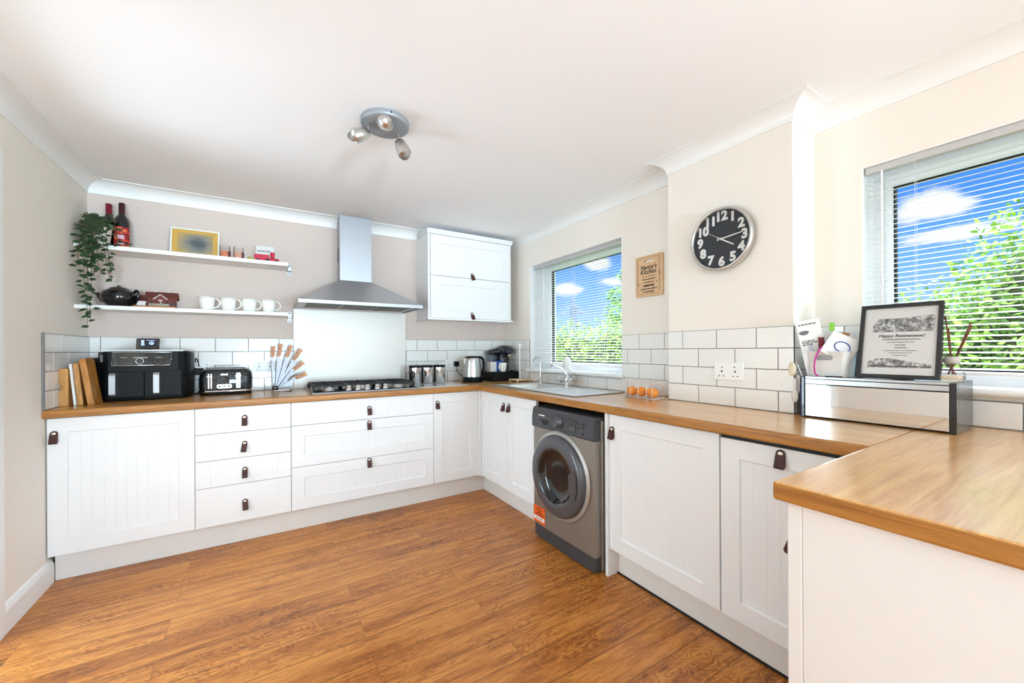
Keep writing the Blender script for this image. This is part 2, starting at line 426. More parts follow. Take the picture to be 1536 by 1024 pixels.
# coving, swept along the top of the walls
def sweep_coving():
    path = [(XL, YR), (XL, YB), (XR, YB), (XR, Y1), (XP, Y1), (XP, Y2), (XR2, Y2), (XR2, YR)]
    c = 0.092; h = ZC - ZCB
    prof = [(0, ZCB), (0.006, ZCB), (0.006, ZCB + 0.006)]
    for k in range(9):
        a = R(90 * k / 8)
        prof.append((0.006 + (c - 0.012) * (1 - math.cos(a)), ZCB + 0.006 + (h - 0.010) * math.sin(a)))
    prof += [(c, ZC - 0.004), (c, ZC + 0.002), (0, ZC + 0.002)]
    n = len(path); rows = []
    for i, p in enumerate(path):
        def nrm(a, b):
            d = Vector((b[0] - a[0], b[1] - a[1])).normalized(); return Vector((d.y, -d.x))
        ns = []
        if i > 0: ns.append(nrm(path[i - 1], p))
        if i < n - 1: ns.append(nrm(p, path[i + 1]))
        q = ns[0] if len(ns) == 1 else Vector((ns[0].x + ns[1].x, ns[0].y + ns[1].y))
        rows.append([(p[0] + q.x * d, p[1] + q.y * d, z) for d, z in prof])
    m = MB(); m.ring(rows, smooth=False)
    return m
S('trim_1', sweep_coving(), M['trim'], 'white coving where walls meet ceiling', cat='coving')
# skirting and door casing on the left wall
mb = MB(); mb.prism([(XL, 2.554, 0), (XL + 0.018, 2.554, 0), (XL + 0.018, 2.554, 0.095), (XL + 0.010, 2.554, 0.112), (XL, 2.554, 0.120)], (0, 3.02 - 2.554, 0))
S('baseboard_left', mb, M['trim'], 'white skirting board left of the units', cat='skirting')
mb = MB(); mb.box(XL, XL + 0.022, 2.480, 2.553, 0, 2.05); mb.box(XL, XL + 0.022, 1.66, 2.480, 1.975, 2.05); mb.box(XL, XL + 0.022, 1.66, 1.735, 0, 1.975)
S('trim_2', mb, M['trim'], 'white door casing at the left edge', cat='casing', bevel=0.004)
mb = MB(); mb.box(XL - 0.95, XL - 0.16, 1.690, 1.730, 0.005, 1.970)
S('door_1', mb, M['trim'], 'white flush door standing open in the left doorway', cat='door', bevel=0.003)

# ------------------------------------------------------------------ tiles (real tiles over a grout bed)
def tiles(T, u0, u1, rows, holes=()):
    """rows: (z0, z1, joint position); T puts u along the wall, v up, w outward"""
    m = MB(T); P = 0.198; g = 0.0016
    def put(a0, a1, b0, b1):
        if a1 - a0 < 0.006 or b1 - b0 < 0.006: return
        e = 0.0018; t = 0.0075
        v = [(a0, b0, 0.002), (a1, b0, 0.002), (a1, b1, 0.002), (a0, b1, 0.002), (a0, b0, t - e), (a1, b0, t - e), (a1, b1, t - e), (a0, b1, t - e),
             (a0 + e, b0 + e, t), (a1 - e, b0 + e, t), (a1 - e, b1 - e, t), (a0 + e, b1 - e, t)]
        m.add(v, [(0, 1, 5, 4), (1, 2, 6, 5), (2, 3, 7, 6), (3, 0, 4, 7), (4, 5, 9, 8), (5, 6, 10, 9), (6, 7, 11, 10), (7, 4, 8, 11), (8, 9, 10, 11)], False)
    m.mi = 0
    for z0, z1, j in rows:
        k0 = math.floor((u0 - j) / P)
        a = j + k0 * P
        while a < u1:
            segs = [(max(a + g, u0), min(a + P - g, u1), z0 + g, z1 - g)]
            for (h0, h1, q0, q1) in holes:
                out = []
                for (s0, s1, t0, t1) in segs:
                    if s1 <= h0 or s0 >= h1 or t1 <= q0 or t0 >= q1: out.append((s0, s1, t0, t1)); continue
                    if s0 < h0: out.append((s0, h0, t0, t1))
                    if s1 > h1: out.append((h1, s1, t0, t1))
                    c0, c1 = max(s0, h0), min(s1, h1)
                    if t0 < q0: out.append((c0, c1, t0, q0))
                    if t1 > q1: out.append((c0, c1, q1, t1))
                segs = out
            for q in segs: put(*q)
            a += P
    # grout bed, pierced where the wall is
    m.mi = 1
    bed = [(u0, u1, rows[-1][0], rows[0][1])]
    for (h0, h1, q0, q1) in holes:
        nb = []
        for (s0, s1, t0, t1) in bed:
            if s1 <= h0 or s0 >= h1 or t1 <= q0 or t0 >= q1: nb.append((s0, s1, t0, t1)); continue
            if s0 < h0: nb.append((s0, h0, t0, t1))
            if s1 > h1: nb.append((h1, s1, t0, t1))
            c0, c1 = max(s0, h0), min(s1, h1)
            if t0 < q0: nb.append((c0, c1, t0, q0))
            if t1 > q1: nb.append((c0, c1, q1, t1))
        bed = nb
    for s0, s1, t0, t1 in bed: m.box(s0, s1, t0, t1, 0.0002, 0.006)
    return m
ZR = [1.294, 1.195, 1.096, 0.997, 0.901]
def rows4(ja, jb): return [(ZR[i + 1], ZR[i], ja if i % 2 == 0 else jb) for i in range(4)]
TM = [M['tile'], M['grout']]
TB = frame((0, YB, 0), (1, 0, 0), (0, 0, 1), (0, -1, 0))
S('trim_3', tiles(TB, XL + 0.008, 0.192, rows4(0.0936, -0.0043)), TM, 'white brick tiles behind the air fryer and toaster', cat='tiles', recalc=False)
S('trim_4', tiles(TB, 1.084, XR - 0.008, rows4(1.1886, 1.2876)), TM, 'white brick tiles behind the canisters and kettle', cat='tiles', recalc=False)
TL = frame((XL, 0, 0), (0, 1, 0), (0, 0, 1), (1, 0, 0))
S('trim_5', tiles(TL, 2.953, YB, rows4(3.155, 3.055)), TM, 'white brick tiles on the left wall by the chopping boards', cat='tiles', recalc=False)
TR_ = frame((XR, 0, 0), (0, -1, 0), (0, 0, 1), (-1, 0, 0))
S('trim_6', tiles(TR_, -YB, -Y1 + 0.001, rows4(-1.8035, -1.9047), [(-W1[1], -W1[0], 0.985, 2.2)]), TM, 'white brick tiles around the sink window', cat='tiles', recalc=False)
TP = frame((XP, 0, 0), (0, -1, 0), (0, 0, 1), (-1, 0, 0))
S('trim_7', tiles(TP, -Y1, -Y2 + 0.004, rows4(-1.1960, -1.2985)), TM, 'white brick tiles on the pier below the clock', cat='tiles', recalc=False)
TPs = frame((0, Y2, 0), (1, 0, 0), (0, 0, 1), (0, -1, 0))
S('trim_8', tiles(TPs, XP, XR2, rows4(2.02, 2.11)), TM, 'white brick tiles on the side of the pier', cat='tiles', recalc=False)
TN = frame((XR2, 0, 0), (0, -1, 0), (0, 0, 1), (-1, 0, 0))
S('trim_9', tiles(TN, -Y2 + 0.008, 0.8, rows4(-0.728, -0.23), [(-W2[1], -W2[0], 1.0, 2.2)]), TM, 'white brick tiles below the near window', cat='tiles', recalc=False)
mb = MB(); mb.box(XL, XL + 0.010, 2.944, 2.953, 0.90, 1.296)
S('trim_10', mb, M['grout'], 'thin grey tile edging strip on the left wall', cat='trim')

# ------------------------------------------------------------------ windows
def window(name, xw, w, fx, left, side, top, bot, label):
    """fx: distance of the frame face behind the wall face"""
    y0, y1, z0, z1 = w; x0, x1 = xw + fx, xw + fx + 0.06
    r = bpy.data.objects.new(name, None); COL.objects.link(r); r.location = (x0, (y0 + y1) / 2, z0); tag(r, label, 'window', kind=SUR)
    m = MB()
    f = 0.055
    m.box(x0, x1, y0, y1, z0, z0 + f - 0.01); m.box(x0, x1, y0, y1, z1 - f + 0.015, z1)
    m.box(x0, x1, y0, y0 + f, z0 + f - 0.01, z1 - f + 0.015); m.box(x0, x1, y1 - f, y1, z0 + f - 0.01, z1 - f + 0.015)
    m.build('window_frame', M['upvc'], r, bevel=0.004)
    m = MB(); a = 0.012
    m.box(x0 - a, x1 - 0.01, y0 + f - 0.005, y1 - f + 0.005, z0 + f - 0.015, z0 + bot); m.box(x0 - a, x1 - 0.01, y0 + f - 0.005, y1 - f + 0.005, z1 - top, z1 - f + 0.02)
    m.box(x0 - a, x1 - 0.01, y0 + f - 0.005, y0 + side, z0 + bot, z1 - top); m.box(x0 - a, x1 - 0.01, y1 - left, y1 - f + 0.005, z0 + bot, z1 - top)
    m.build('sash', M['upvc'], r, bevel=0.004)
    m = MB(); b = 0.006
    for q in ((y0 + side - 0.002, y0 + side + b, z0 + bot, z1 - top), (y1 - left - b, y1 - left + 0.002, z0 + bot, z1 - top), (y0 + side + b, y1 - left - b, z0 + bot - 0.002, z0 + bot + b), (y0 + side + b, y1 - left - b, z1 - top - b, z1 - top + 0.002)):
        m.box(x0 + 0.004, x0 + 0.03, *q)
    m.build('glazing_seal', M['blackmatt'], r)
    m = MB(); m.box(x0 + 0.016, x0 + 0.022, y0 + side - 0.004, y1 - left + 0.004, z0 + bot - 0.004, z1 - top + 0.004)
    m.build('pane', M['pane'], r)
    return r
window('window_1', XR, W1, 0.138, 0.160, 0.09, 0.062, 0.075, 'white framed window over the sink')
window('window_2', XR2, W2, 0.119, 0.075, 0.09, 0.085, 0.062, 'white framed near window behind the picture frame')
# white reveals lining the openings
def reveal(xw, fx, w):
    m = MB(); y0, y1, z0, z1 = w; t = 0.006
    m.box(xw + 0.001, xw + fx, y1 - t, y1, z0, z1 - t); m.box(xw + 0.001, xw + fx, y0, y0 + t, z0, z1 - t); m.box(xw + 0.001, xw + fx, y0, y1, z1 - t, z1)
    return m
S('trim_11', reveal(XR, 0.138, W1), M['trim'], 'white reveal of the sink window', cat='reveal')
S('trim_12', reveal(XR2, 0.119, W2), M['trim'], 'white reveal of the near window', cat='reveal')
def sill(xw, fx, w, over, out, t):
    m = MB(); y0, y1, z0, z1 = w; x = xw - out; z = z0 + 0.008
    pr = [(xw + fx, z0 - 0.02), (xw + fx, z)]
    for k in range(7):
        a = R(90 + 180 * k / 6); pr.append((x + t / 2 + math.cos(a) * t / 2, z - t / 2 + math.sin(a) * t / 2))
    pr.append((xw - 0.0095, z - t)); pr.append((xw - 0.0095, z0 - 0.02))
    m.prism([(p[0], y0 - over, p[1]) for p in pr if p[0] <= xw - 0.009] , (0, (y1 - y0) + 2 * over, 0))
    m.box(xw - 0.0095, xw + fx, y0 + 0.001, y1 - 0.001, z0 - 0.012, z)
    return m
S('trim_13', sill(XR, 0.138, W1, 0.030, 0.035, 0.026), M['trim'], 'white sill of the sink window', cat='sill')
S('trim_14', sill(XR2, 0.119, W2, 0.020, 0.030, 0.030), M['trim'], 'white rounded sill of the near window', cat='sill')

# ------------------------------------------------------------------ venetian blinds
def blind(xw, w, x, label, wand_y, cords):
    y0, y1, z0, z1 = w; y0 += 0.010; y1 -= 0.012
    t = thing('venetian_blind', label, 'blind', (xw + x, (y0 + y1) / 2, z1 - 0.04))
    m = MB(); m.box(xw + x - 0.014, xw + x + 0.014, y0, y1, z1 - 0.036, z1 - 0.0065); m.build('headrail', M['greyrail'], t, bevel=0.002)
    m = MB(); z = z0 + 0.075; a = R(11)
    while z < z1 - 0.045:
        h = 0.0125
        pts = []
        for k, (c, up) in enumerate(((-1, 0.0), (-0.5, 0.0016), (0.0, 0.0022), (0.5, 0.0016), (1, 0.0))):
            pts.append((xw + x + c * h * math.cos(a), z + up + c * h * math.sin(a)))
        lower = [(p[0], p[1] - 0.0006) for p in pts][::-1]
        m.prism([(p[0], y0 + 0.002, p[1]) for p in pts + lower], (0, y1 - y0 - 0.004, 0))
        z += 0.0208
    m.build('slats', M['blind'], t, recalc=False)
    m = MB(); m.box(xw + x - 0.012, xw + x + 0.012, y0, y1, z0 + 0.050, z0 + 0.062); m.build('bottom_rail', M['blind'], t, bevel=0.002)
    for y in cords:
        m = MB()
        for dx in (-0.0135, 0.0135): m.cyl((xw + x + dx, y, z0 + 0.055), (xw + x + dx, y, z1 - 0.03), 0.0007, n=5)
        m.build('ladder_cord', M['blind'], t)
    m = MB(); m.cyl((xw + x - 0.018, wand_y, z1 - 0.62), (xw + x - 0.016, wand_y, z1 - 0.035), 0.0035, n=6); m.build('tilt_wand', M['glass'] if False else M['blind'], t)
    return t
blind(XR, W1, 0.055, 'white venetian blind with open slats in the window over the sink', 2.93, (2.17, 2.22, 2.53, 2.86))
blind(XR2, W2, 0.024, 'white venetian blind with open slats in the near window behind the picture frame', 0.60, (-0.42, 0.05, 0.500))
# ------------------------------------------------------------------ fitted units
YD, XD = 2.98, 1.5375          # door faces of the hob run and of the sink run
DT = 0.020
def front_panel(m, w, h, fr=0.072, kind='shaker', t=DT, groove=0.046):
    """door or drawer front in local u (across), v (up), w (out)"""
    if kind == 'slab':
        us = [0.001]
        gs = [0.072, w - 0.072] if w < 0.7 else [0.072] + [0.072 + (w - 0.144) * k / 9 for k in range(1, 9)] + [w - 0.072]
        prof = [(0.0, t)]
        for g in gs: prof += [(g - 0.0015, t), (g, t - 0.0011), (g + 0.0015, t)]
        prof.append((w, t))
        for (a, d0), (b, d1) in zip(prof, prof[1:]):
            m.add([(a, 0, d0), (b, 0, d1), (b, h, d1), (a, h, d0)], [(0, 1, 2, 3)], False)
    else:
        d = 0.0085; e = 0.004
        f = fr
        O = [(0, 0), (w, 0), (w, h), (0, h)]; I = [(f, f), (w - f, f), (w - f, h - f), (f, h - f)]
        J = [(f + e, f + e), (w - f - e, f + e), (w - f - e, h - f - e), (f + e, h - f - e)]
        v = [(x, y, t) for x, y in O] + [(x, y, t) for x, y in I] + [(x, y, t - d) for x, y in J]
        fc = []
        for a in range(4):
            b = (a + 1) % 4
            fc += [(a, b, b + 4, a + 4), (a + 4, b + 4, b + 8, a + 8)]
        m.add(v, fc, False)
        a0, a1 = f + e, w - f - e
        n = max(1, round((a1 - a0) / groove)); prof = [(a0, t - d)]
        for k in range(1, n):
            g = a0 + (a1 - a0) * k / n
            prof += [(g - 0.0014, t - d), (g, t - d - 0.0012), (g + 0.0014, t - d)]
        prof.append((a1, t - d))
        for (p, d0), (q, d1) in zip(prof, prof[1:]):
            m.add([(p, f + e, d0), (q, f + e, d1), (q, h - f - e, d1), (p, h - f - e, d0)], [(0, 1, 2, 3)], False)
    m.add([(0, 0, 0), (w, 0, 0), (w, h, 0), (0, h, 0), (0, 0, t), (w, 0, t), (w, h, t), (0, h, t)], [(3, 2, 1, 0), (0, 1, 5, 4), (1, 2, 6, 5), (2, 3, 7, 6), (3, 0, 4, 7)], False)
    return m

def pull(O, U, W, parent, name='handle', lean=0.0):
    """folded leather strap with a metal stud; O is the stud centre on the face"""
    V = (0, 0, 1)
    T = frame(O, U, V, W) @ Matrix.Rotation(lean, 4, 'Z')
    m = MB(T); hw = 0.0145
    side = [(0.0, 0.0), (0.006, 0.0), (0.011, -0.006), (0.019, -0.030), (0.024, -0.044), (0.022, -0.051), (0.015, -0.052), (0.006, -0.047), (0.0, -0.040)]
    m.prism([(-hw, v, w) for w, v in side], (2 * hw, 0, 0))
    arc = [(hw * math.cos(R(180 * k / 12)), hw * math.sin(R(180 * k / 12)), 0.0) for k in range(13)]
    m.prism(arc, (0, 0, 0.006))
    m.mi = 1
    m.lathe([(0.0095, 0.0055), (0.0095, 0.0075), (0.0075, 0.0095), (0.002, 0.0102)], n=16)
    return m.build(name, [M['leather'], M['stud']], parent, recalc=True)

BU, BW = (1, 0, 0), (0, -1, 0)           # hob run: u to the right, out towards the viewer
def fr_back(name, cab, x0, x1, z0, z1, kind='shaker', hx=None, hz=None, lean=0.0, y=YD):
    m = MB(frame((x0, y + DT, z0), BU, (0, 0, 1), BW)); front_panel(m, x1 - x0, z1 - z0, kind=kind)
    o = m.build(name, M['cab'], cab, recalc=False)
    pull((hx, y, hz), BU, BW, o, lean=lean)
    return o
SU, SW = (0, -1, 0), (-1, 0, 0)          # sink run: u towards the viewer, out to the left
def fr_side(name, cab, y0, y1, z0, z1, hy, hz, x=XD, lean=0.0):
    m = MB(frame((x + DT, y0, z0), SU, (0, 0, 1), SW)); front_panel(m, y0 - y1, z1 - z0)
    o = m.build(name, M['cab'], cab, recalc=False)
    if hy is not None: pull((x, hy, hz), SU, SW, o, lean=lean)
    return o
def carcass_back(x0, x1, cab):
    m = MB(); m.box(x0, x1, YD + DT + 0.001, YB - 0.012, 0.142, 0.858); m.build('carcass', M['cab'], cab)
def carcass_side(y0, y1, cab, x1=2.0, z1=0.858):
    m = MB(); m.box(XD + DT + 0.001, x1, y1, y0, 0.142, z1); m.build('carcass', M['cab'], cab)
ZT, ZB = 0.853, 0.146
t = thing('base_cabinet', 'white base cabinet with one wide panelled door under the air fryer', 'cabinet', (-0.652, 3.27, 0.142))
carcass_back(-0.946, -0.3545, t); fr_back('door', t, -0.9485, -0.3555, ZB, ZT, hx=-0.9225, hz=0.776)
t = thing('drawer_unit', 'white narrow drawer unit with four plain drawers under the toaster', 'cabinet', (-0.105, 3.27, 0.142))
carcass_back(-0.3535, 0.1435, t)
for z0, z1, hz, ln in ((0.700, ZT, 0.786, 0.0), (0.539, 0.697, 0.624, -0.14), (0.378, 0.536, 0.463, 0.0), (ZB, 0.375, 0.264, 0.06)):
    fr_back('drawer', t, -0.352, 0.1415, z0, z1, 'slab', -0.109, hz, ln)
t = thing('drawer_unit', 'white wide drawer unit with three drawers under the gas hob', 'cabinet', (0.636, 3.27, 0.142))
carcass_back(0.1445, 1.1265, t)
fr_back('drawer', t, 0.1455, 1.1235, 0.704, ZT, 'slab', 0.639, 0.783, 0.05)
fr_back('drawer', t, 0.1455, 1.1235, 0.428, 0.700, 'shaker', 0.638, 0.678)
fr_back('drawer', t, 0.1455, 1.1235, ZB, 0.425, 'shaker', 0.637, 0.408)
t = thing('base_cabinet', 'white base cabinet with one tall narrow door in the corner under the canisters', 'cabinet', (1.322, 3.27, 0.142))
carcass_back(1.1275, 1.5200, t); fr_back('door', t, 1.1265, 1.5190, ZB, ZT, hx=1.158, hz=0.783)
m = MB(); m.box(1.5215, XD + 0.006, YD - 0.026, YD + 0.063, 0.1417, 0.858)
m.build('corner_post', M['cab'], None, bevel=0.002, label='white corner post where the two rows of units meet', cat='post')
t = thing('base_cabinet', 'white two-door base cabinet under the sink, left of the washing machine', 'cabinet', (1.77, 2.55, 0.142))
carcass_side(2.952, 2.166, t, 2.0, 0.755); fr_side('door', t, 2.951, 2.5500, ZB, ZT, 2.588, 0.782, lean=0.0); fr_side('door', t, 2.5475, 2.168, ZB, ZT, 2.512, 0.784)
m = MB(); m.box(1.524, 2.0, 1.5035, 1.5235, 0, 0.858)
m.build('end_panel', M['cab'], None, bevel=0.0015, label='white upright end panel right of the washing machine', cat='panel')
t = thing('base_cabinet', 'white base cabinet with one door right of the washing machine', 'cabinet', (1.77, 1.205, 0.142))
carcass_side(1.5015, 0.9065, t, 1.99); fr_side('door', t, 1.5020, 0.9090, ZB, ZT, 1.482, 0.777)
t = thing('base_cabinet', 'white base cabinet with one grooved door tucked behind the peninsula', 'cabinet', (1.77, 0.68, 0.142))
carcass_side(0.9045, 0.432, t); fr_side('door', t, 0.9020, 0.434, ZB, 0.842, 0.684, 0.823)
m = MB(); m.box(XD + 0.004, XD + DT - 0.0005, 0.434, 0.902, 0.8425, 0.8585)  # black strip stands in for the shade below the worktop overhang
m.build('shadow_strip', M['blackmatt'], None, label='dark shadow strip above the door behind the peninsula', cat='strip')
# plinths
m = MB(); m.box(-0.936, 1.610, 3.027, 3.043, 0.002, 0.1415)
m.build('plinth', M['plinth'], None, label='long white plinth below the units of the hob wall', cat='plinth')
m = MB(); m.box(1.595, 1.611, 2.166, 3.0265, 0.002, 0.1415)
m.build('plinth', M['plinth'], None, label='short white plinth below the sink cabinet', cat='plinth')
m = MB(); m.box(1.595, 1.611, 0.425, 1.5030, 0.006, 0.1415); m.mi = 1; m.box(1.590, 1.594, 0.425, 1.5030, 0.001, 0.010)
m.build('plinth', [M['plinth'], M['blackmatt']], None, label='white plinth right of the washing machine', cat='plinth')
# peninsula
t = thing('peninsula_unit', 'white panelled peninsula unit in the right foreground', 'cabinet', (1.3, 0.12, 0))
m = MB(); m.box(0.968, 0.986, -0.15, 0.3905, 0, 0.8575); m.build('end_panel', M['cab'], t, bevel=0.0015)
m = MB(); m.box(0.968, 0.988, 0.391, 0.420, 0, 0.8575); m.build('corner_post', M['cab'], t, bevel=0.003)
m = MB(); m.box(0.989, 1.53, -0.15, 0.398, 0.142, 0.8575); m.build('carcass', M['cab'], t)
m = MB(frame((1.500, 0.399, ZB), (-1, 0, 0), (0, 0, 1), (0, 1, 0))); front_panel(m, 0.508, ZT - ZB); o = m.build('door', M['cab'], t, recalc=False)
pull((1.018, 0.419, 0.778), (-1, 0, 0), (0, 1, 0), o)
m = MB(); m.box(0.989, 1.53, 0.342, 0.358, 0, 0.141); m.build('plinth', M['plinth'], t)

# ------------------------------------------------------------------ worktops
def nose(a, b, along, out):
    """rounded front edge strip; along: 'x' or 'y'"""
    r = 0.006; z0, z1 = 0.860, 0.900; p = []
    for cx, cz, a0 in ((r, z1 - r, 90), (r, z0 + r, 180)):
        for k in range(5):
            g = R(a0 + 90 * k / 4); p.append((cx + r * math.cos(g), cz + r * math.sin(g)))
    p += [(0.02, z0), (0.02, z1)]
    return p
m = MB()
m.mi = 1; m.prism([(XL + 0.001, 2.946 + d, z) for d, z in nose(0, 0, 'x', 0)], (1.509 - XL - 0.001, 0, 0), True)
m.mi = 0; m.box(XL + 0.001, 1.509, 2.966, YB - 0.009, 0.860, 0.900)
m.build('worktop', [M['oak_x'], M['oak_edge_x']], None, label='oak worktop along the hob wall', cat='worktop')
m = MB()
YN = 0.440
m.mi = 1; m.prism([(1.509 + d, YN + 0.001, z) for d, z in nose(0, 0, 'y', 0)], (0, 2.946 - YN - 0.001, 0), True)
m.mi = 0
BX0, BX1, BY0, BY1 = 1.685, 1.985, 2.42, 2.80       # bowl opening
m.box(1.529, XR2 - 0.009, YN + 0.001, Y2 - 0.009, 0.860, 0.900)
m.box(1.529, XP - 0.009, Y2 - 0.009, Y1, 0.860, 0.900)
m.box(1.529, XR - 0.009, Y1, BY0, 0.860, 0.900); m.box(1.529, BX0, BY0, BY1, 0.860, 0.900); m.box(BX1, XR - 0.009, BY0, BY1, 0.860, 0.900)
m.box(1.529, XR - 0.009, BY1, 2.946, 0.860, 0.900); m.box(1.509, XR - 0.009, 2.946, YB - 0.009, 0.860, 0.900)
m.build('worktop', [M['oak_y'], M['oak_edge_y']], None, label='oak worktop holding the sink, above the washing machine', cat='worktop')
m = MB(); m.box(0.948, XR2 - 0.009, -0.175, YN, 0.860, 0.900)
m.mi = 1
o = m.build('worktop', [M['oak_x'], M['oak_edge_y']], None, bevel=0.006, seg=3, label='oak peninsula worktop in the right foreground', cat='worktop')
for p in o.data.polygons:
    if abs(p.normal.x) > 0.9: p.material_index = 1

# ------------------------------------------------------------------ wall cabinet
t = thing('wall_cabinet', 'white wall cabinet with two flap doors right of the cooker hood', 'cabinet', (1.61, 3.42, 1.478))
YF = 3.263
m = MB(); m.box(1.190, 1.210, YF + 0.004, YB - 0.001, 1.478, 2.205); m.box(2.006, 2.026, YF + 0.004, YB - 0.001, 1.478, 2.205); m.box(1.210, 2.006, YF + 0.024, YB - 0.001, 1.478, 2.205)
m.build('carcass', M['cab'], t, bevel=0.001)
m = MB(); m.prism([(1.182, YF - 0.004, 2.213), (1.182, YF - 0.016, 2.234), (1.182, YF - 0.016, 2.246), (1.182, 3.462, 2.246), (1.182, 3.462, 2.206), (1.182, YF - 0.004, 2.206)], (2.036 - 1.182, 0, 0)); m.build('cornice', M['cab'], t, bevel=0.001)
m = MB(); m.box(1.182, 2.042, YF - 0.014, YF + 0.02, 1.462, 1.478); m.box(1.182, 1.206, YF + 0.02, YB - 0.001, 1.462, 1.478); m.box(2.012, 2.036, YF + 0.02, YB - 0.001, 1.462, 1.478); m.build('light_pelmet', M['cab'], t, bevel=0.002)
fr_back('flap_door', t, 1.213, 2.003, 1.849, 2.202, hx=1.607, hz=1.882, y=YF, lean=0.25)
fr_back('flap_door', t, 1.213, 2.003, 1.481, 1.845, hx=1.605, hz=1.524, y=YF, lean=0.25)
# ------------------------------------------------------------------ washing machine
WX, WY0, WY1 = 1.471, 1.547, 2.112       # front face, right and left side as seen
ZW = 0.826
M['wash'] = mat('graphite_silver_paint', rgb(146, 139, 131), 0.36, 0.6, noise=0.03, nscale=12)
M['washd'] = mat('dark_graphite_plastic', rgb(72, 72, 76), 0.35, 0.2, noise=0.05)
M['washk'] = mat('charcoal_plastic', rgb(62, 61, 64), 0.45, noise=0.05)
M['washg'] = mat('smoked_door_glass', rgb(22, 22, 24), 0.06, coat=0.6, noise=0.1)
M['washr'] = mat('door_ring_plastic', rgb(80, 80, 84), 0.26, 0.2, coat=0.4, noise=0.04)
t = thing('washing_machine', 'graphite washing machine under the worktop between sink and cabinets', 'washing machine', (1.75, 1.83, 0))
m = MB()
m.box(WX + 0.045, 2.03, WY0 - 0.012, WY1 + 0.012, 0.012, ZW - 0.012)
m.build('body', M['wash'], t, bevel=0.006)
m = MB(); m.box(WX + 0.030, 2.035, WY0 - 0.014, WY1 + 0.014, ZW - 0.012, ZW + 0.004); m.build('top_panel', M['washk'], t, bevel=0.003)
# bowed front sheet
def bowed(y0, y1, z0, z1, bow, th=0.05, n=12, x=WX):
    pts = []
    for k in range(n + 1):
        u = k / n; pts.append((x + bow * (2 * u - 1) ** 4, y0 + (y1 - y0) * u, z0))
    pts += [(x + th, y1, z0), (x + th, y0, z0)]
    mm = MB(); mm.prism(pts, (0, 0, z1 - z0), False); return mm
bowed(WY0, WY1, 0.088, 0.706, 0.006).build('front_panel', M['wash'], t, bevel=0.004)
m = MB()
pr = [(WX + 0.05, 0.704), (WX - 0.002, 0.704), (WX - 0.006, 0.716), (WX - 0.004, 0.775), (WX + 0.004, ZW - 0.006), (WX + 0.012, ZW + 0.003), (WX + 0.05, ZW + 0.003)]
m.prism([(p[0], WY0, p[1]) for p in pr], (0, WY1 - WY0, 0)); cp = m.build('control_panel', M['washd'], t, bevel=0.003)
bowed(WY0, WY1, 0.010, 0.085, 0.012).build('kick_panel', M['washk'], t, bevel=0.008)
CY, CZ = 1.838, 0.452
def disc(prof, n=48): 
    mm = MB(); mm.lathe([(r, -w) for r, w in prof], (WX, CY, CZ), n, 'x'); return mm
m = MB(); m.lathe([(0.262, 0.001), (0.262, -0.006), (0.252, -0.012), (0.240, -0.012)], (WX, CY, CZ), 56, 'x', cap0=False, cap1=False); m.build('door_surround', mat('pale_silver_plastic', rgb(178, 174, 168), 0.3, 0.5, noise=0.02), t)
m = MB(); m.lathe([(0.240, 0.0), (0.239, -0.022), (0.232, -0.036), (0.218, -0.043), (0.172, -0.046), (0.160, -0.042)], (WX, CY, CZ), 56, 'x', cap0=False, cap1=False); dr = m.build('door_ring', M['washr'], t)
m = MB(); m.lathe([(0.161, -0.042), (0.153, -0.038), (0.140, -0.016), (0.120, -0.006), (0.085, -0.003), (0.0, -0.002)], (WX, CY, CZ), 48, 'x', cap0=False, cap1=False); m.build('door_glass', M['washg'], dr)
m = MB(); m.tube([(WX - 0.030, CY + 0.149 * math.cos(a), CZ + 0.149 * math.sin(a)) for a in [2 * PI * k / 40 for k in range(40)]], 0.004, 6, close=True); m.build('glass_rim', M['blackgloss'], dr)
m = MB()   # grip scooped on the right of the ring
ar = [(CY + r * math.cos(R(a)), CZ + r * math.sin(R(a))) for r, a in [(0.205, -160 + 2), (0.205, -170), (0.205, 180), (0.205, 168), (0.205, 156), (0.150, 160), (0.143, 170), (0.143, 180), (0.143, -170), (0.150, -160)]]
m.prism([(WX - 0.046, a, b) for a, b in ar], (-0.008, 0, 0)); m.build('door_grip', M['washr'], dr, bevel=0.004)
m = MB(); m.lathe([(0.034, 0.002), (0.034, -0.010), (0.029, -0.012), (0.027, -0.030), (0.024, -0.033)], (WX - 0.005, 1.838, 0.764), 28, 'x', cap0=False); k = m.build('dial', M['washr'], cp)
m = MB(); m.box(WX - 0.040, WX - 0.037, 1.835, 1.841, 0.768, 0.788); m.build('pointer', M['blackgloss'], k)
m = MB(); m.box(WX - 0.0075, WX - 0.001, 1.684, 1.757, 0.728, 0.799); d = m.build('display', M['blackgloss'], cp, bevel=0.002)
m = MB()
for q in range(3): m.box(WX - 0.0085, WX - 0.007, 1.70, 1.742, 0.738 + 0.008 * q, 0.741 + 0.008 * q)
m.build('readout', M['greyink'], d)
for yy, zz, w_, h_ in ((1.662, 0.782, 0.022, 0.012), (1.664, 0.758, 0.016, 0.014), (1.628, 0.776, 0.020, 0.030), (1.630, 0.735, 0.020, 0.013)):
    m = MB(); m.rbox(-w_ / 2, w_ / 2, -h_ / 2, h_ / 2, 0, 0.003, min(w_, h_) * 0.45); mm = MB(frame((WX - 0.005, yy, zz), SU, (0, 0, 1), SW)); mm.v = [tuple(mm.T @ Vector(p)) for p in m.v]; mm.f, mm.m, mm.s = m.f, m.m, m.s
    mm.build('button', M['blackgloss'], cp)
m = MB()
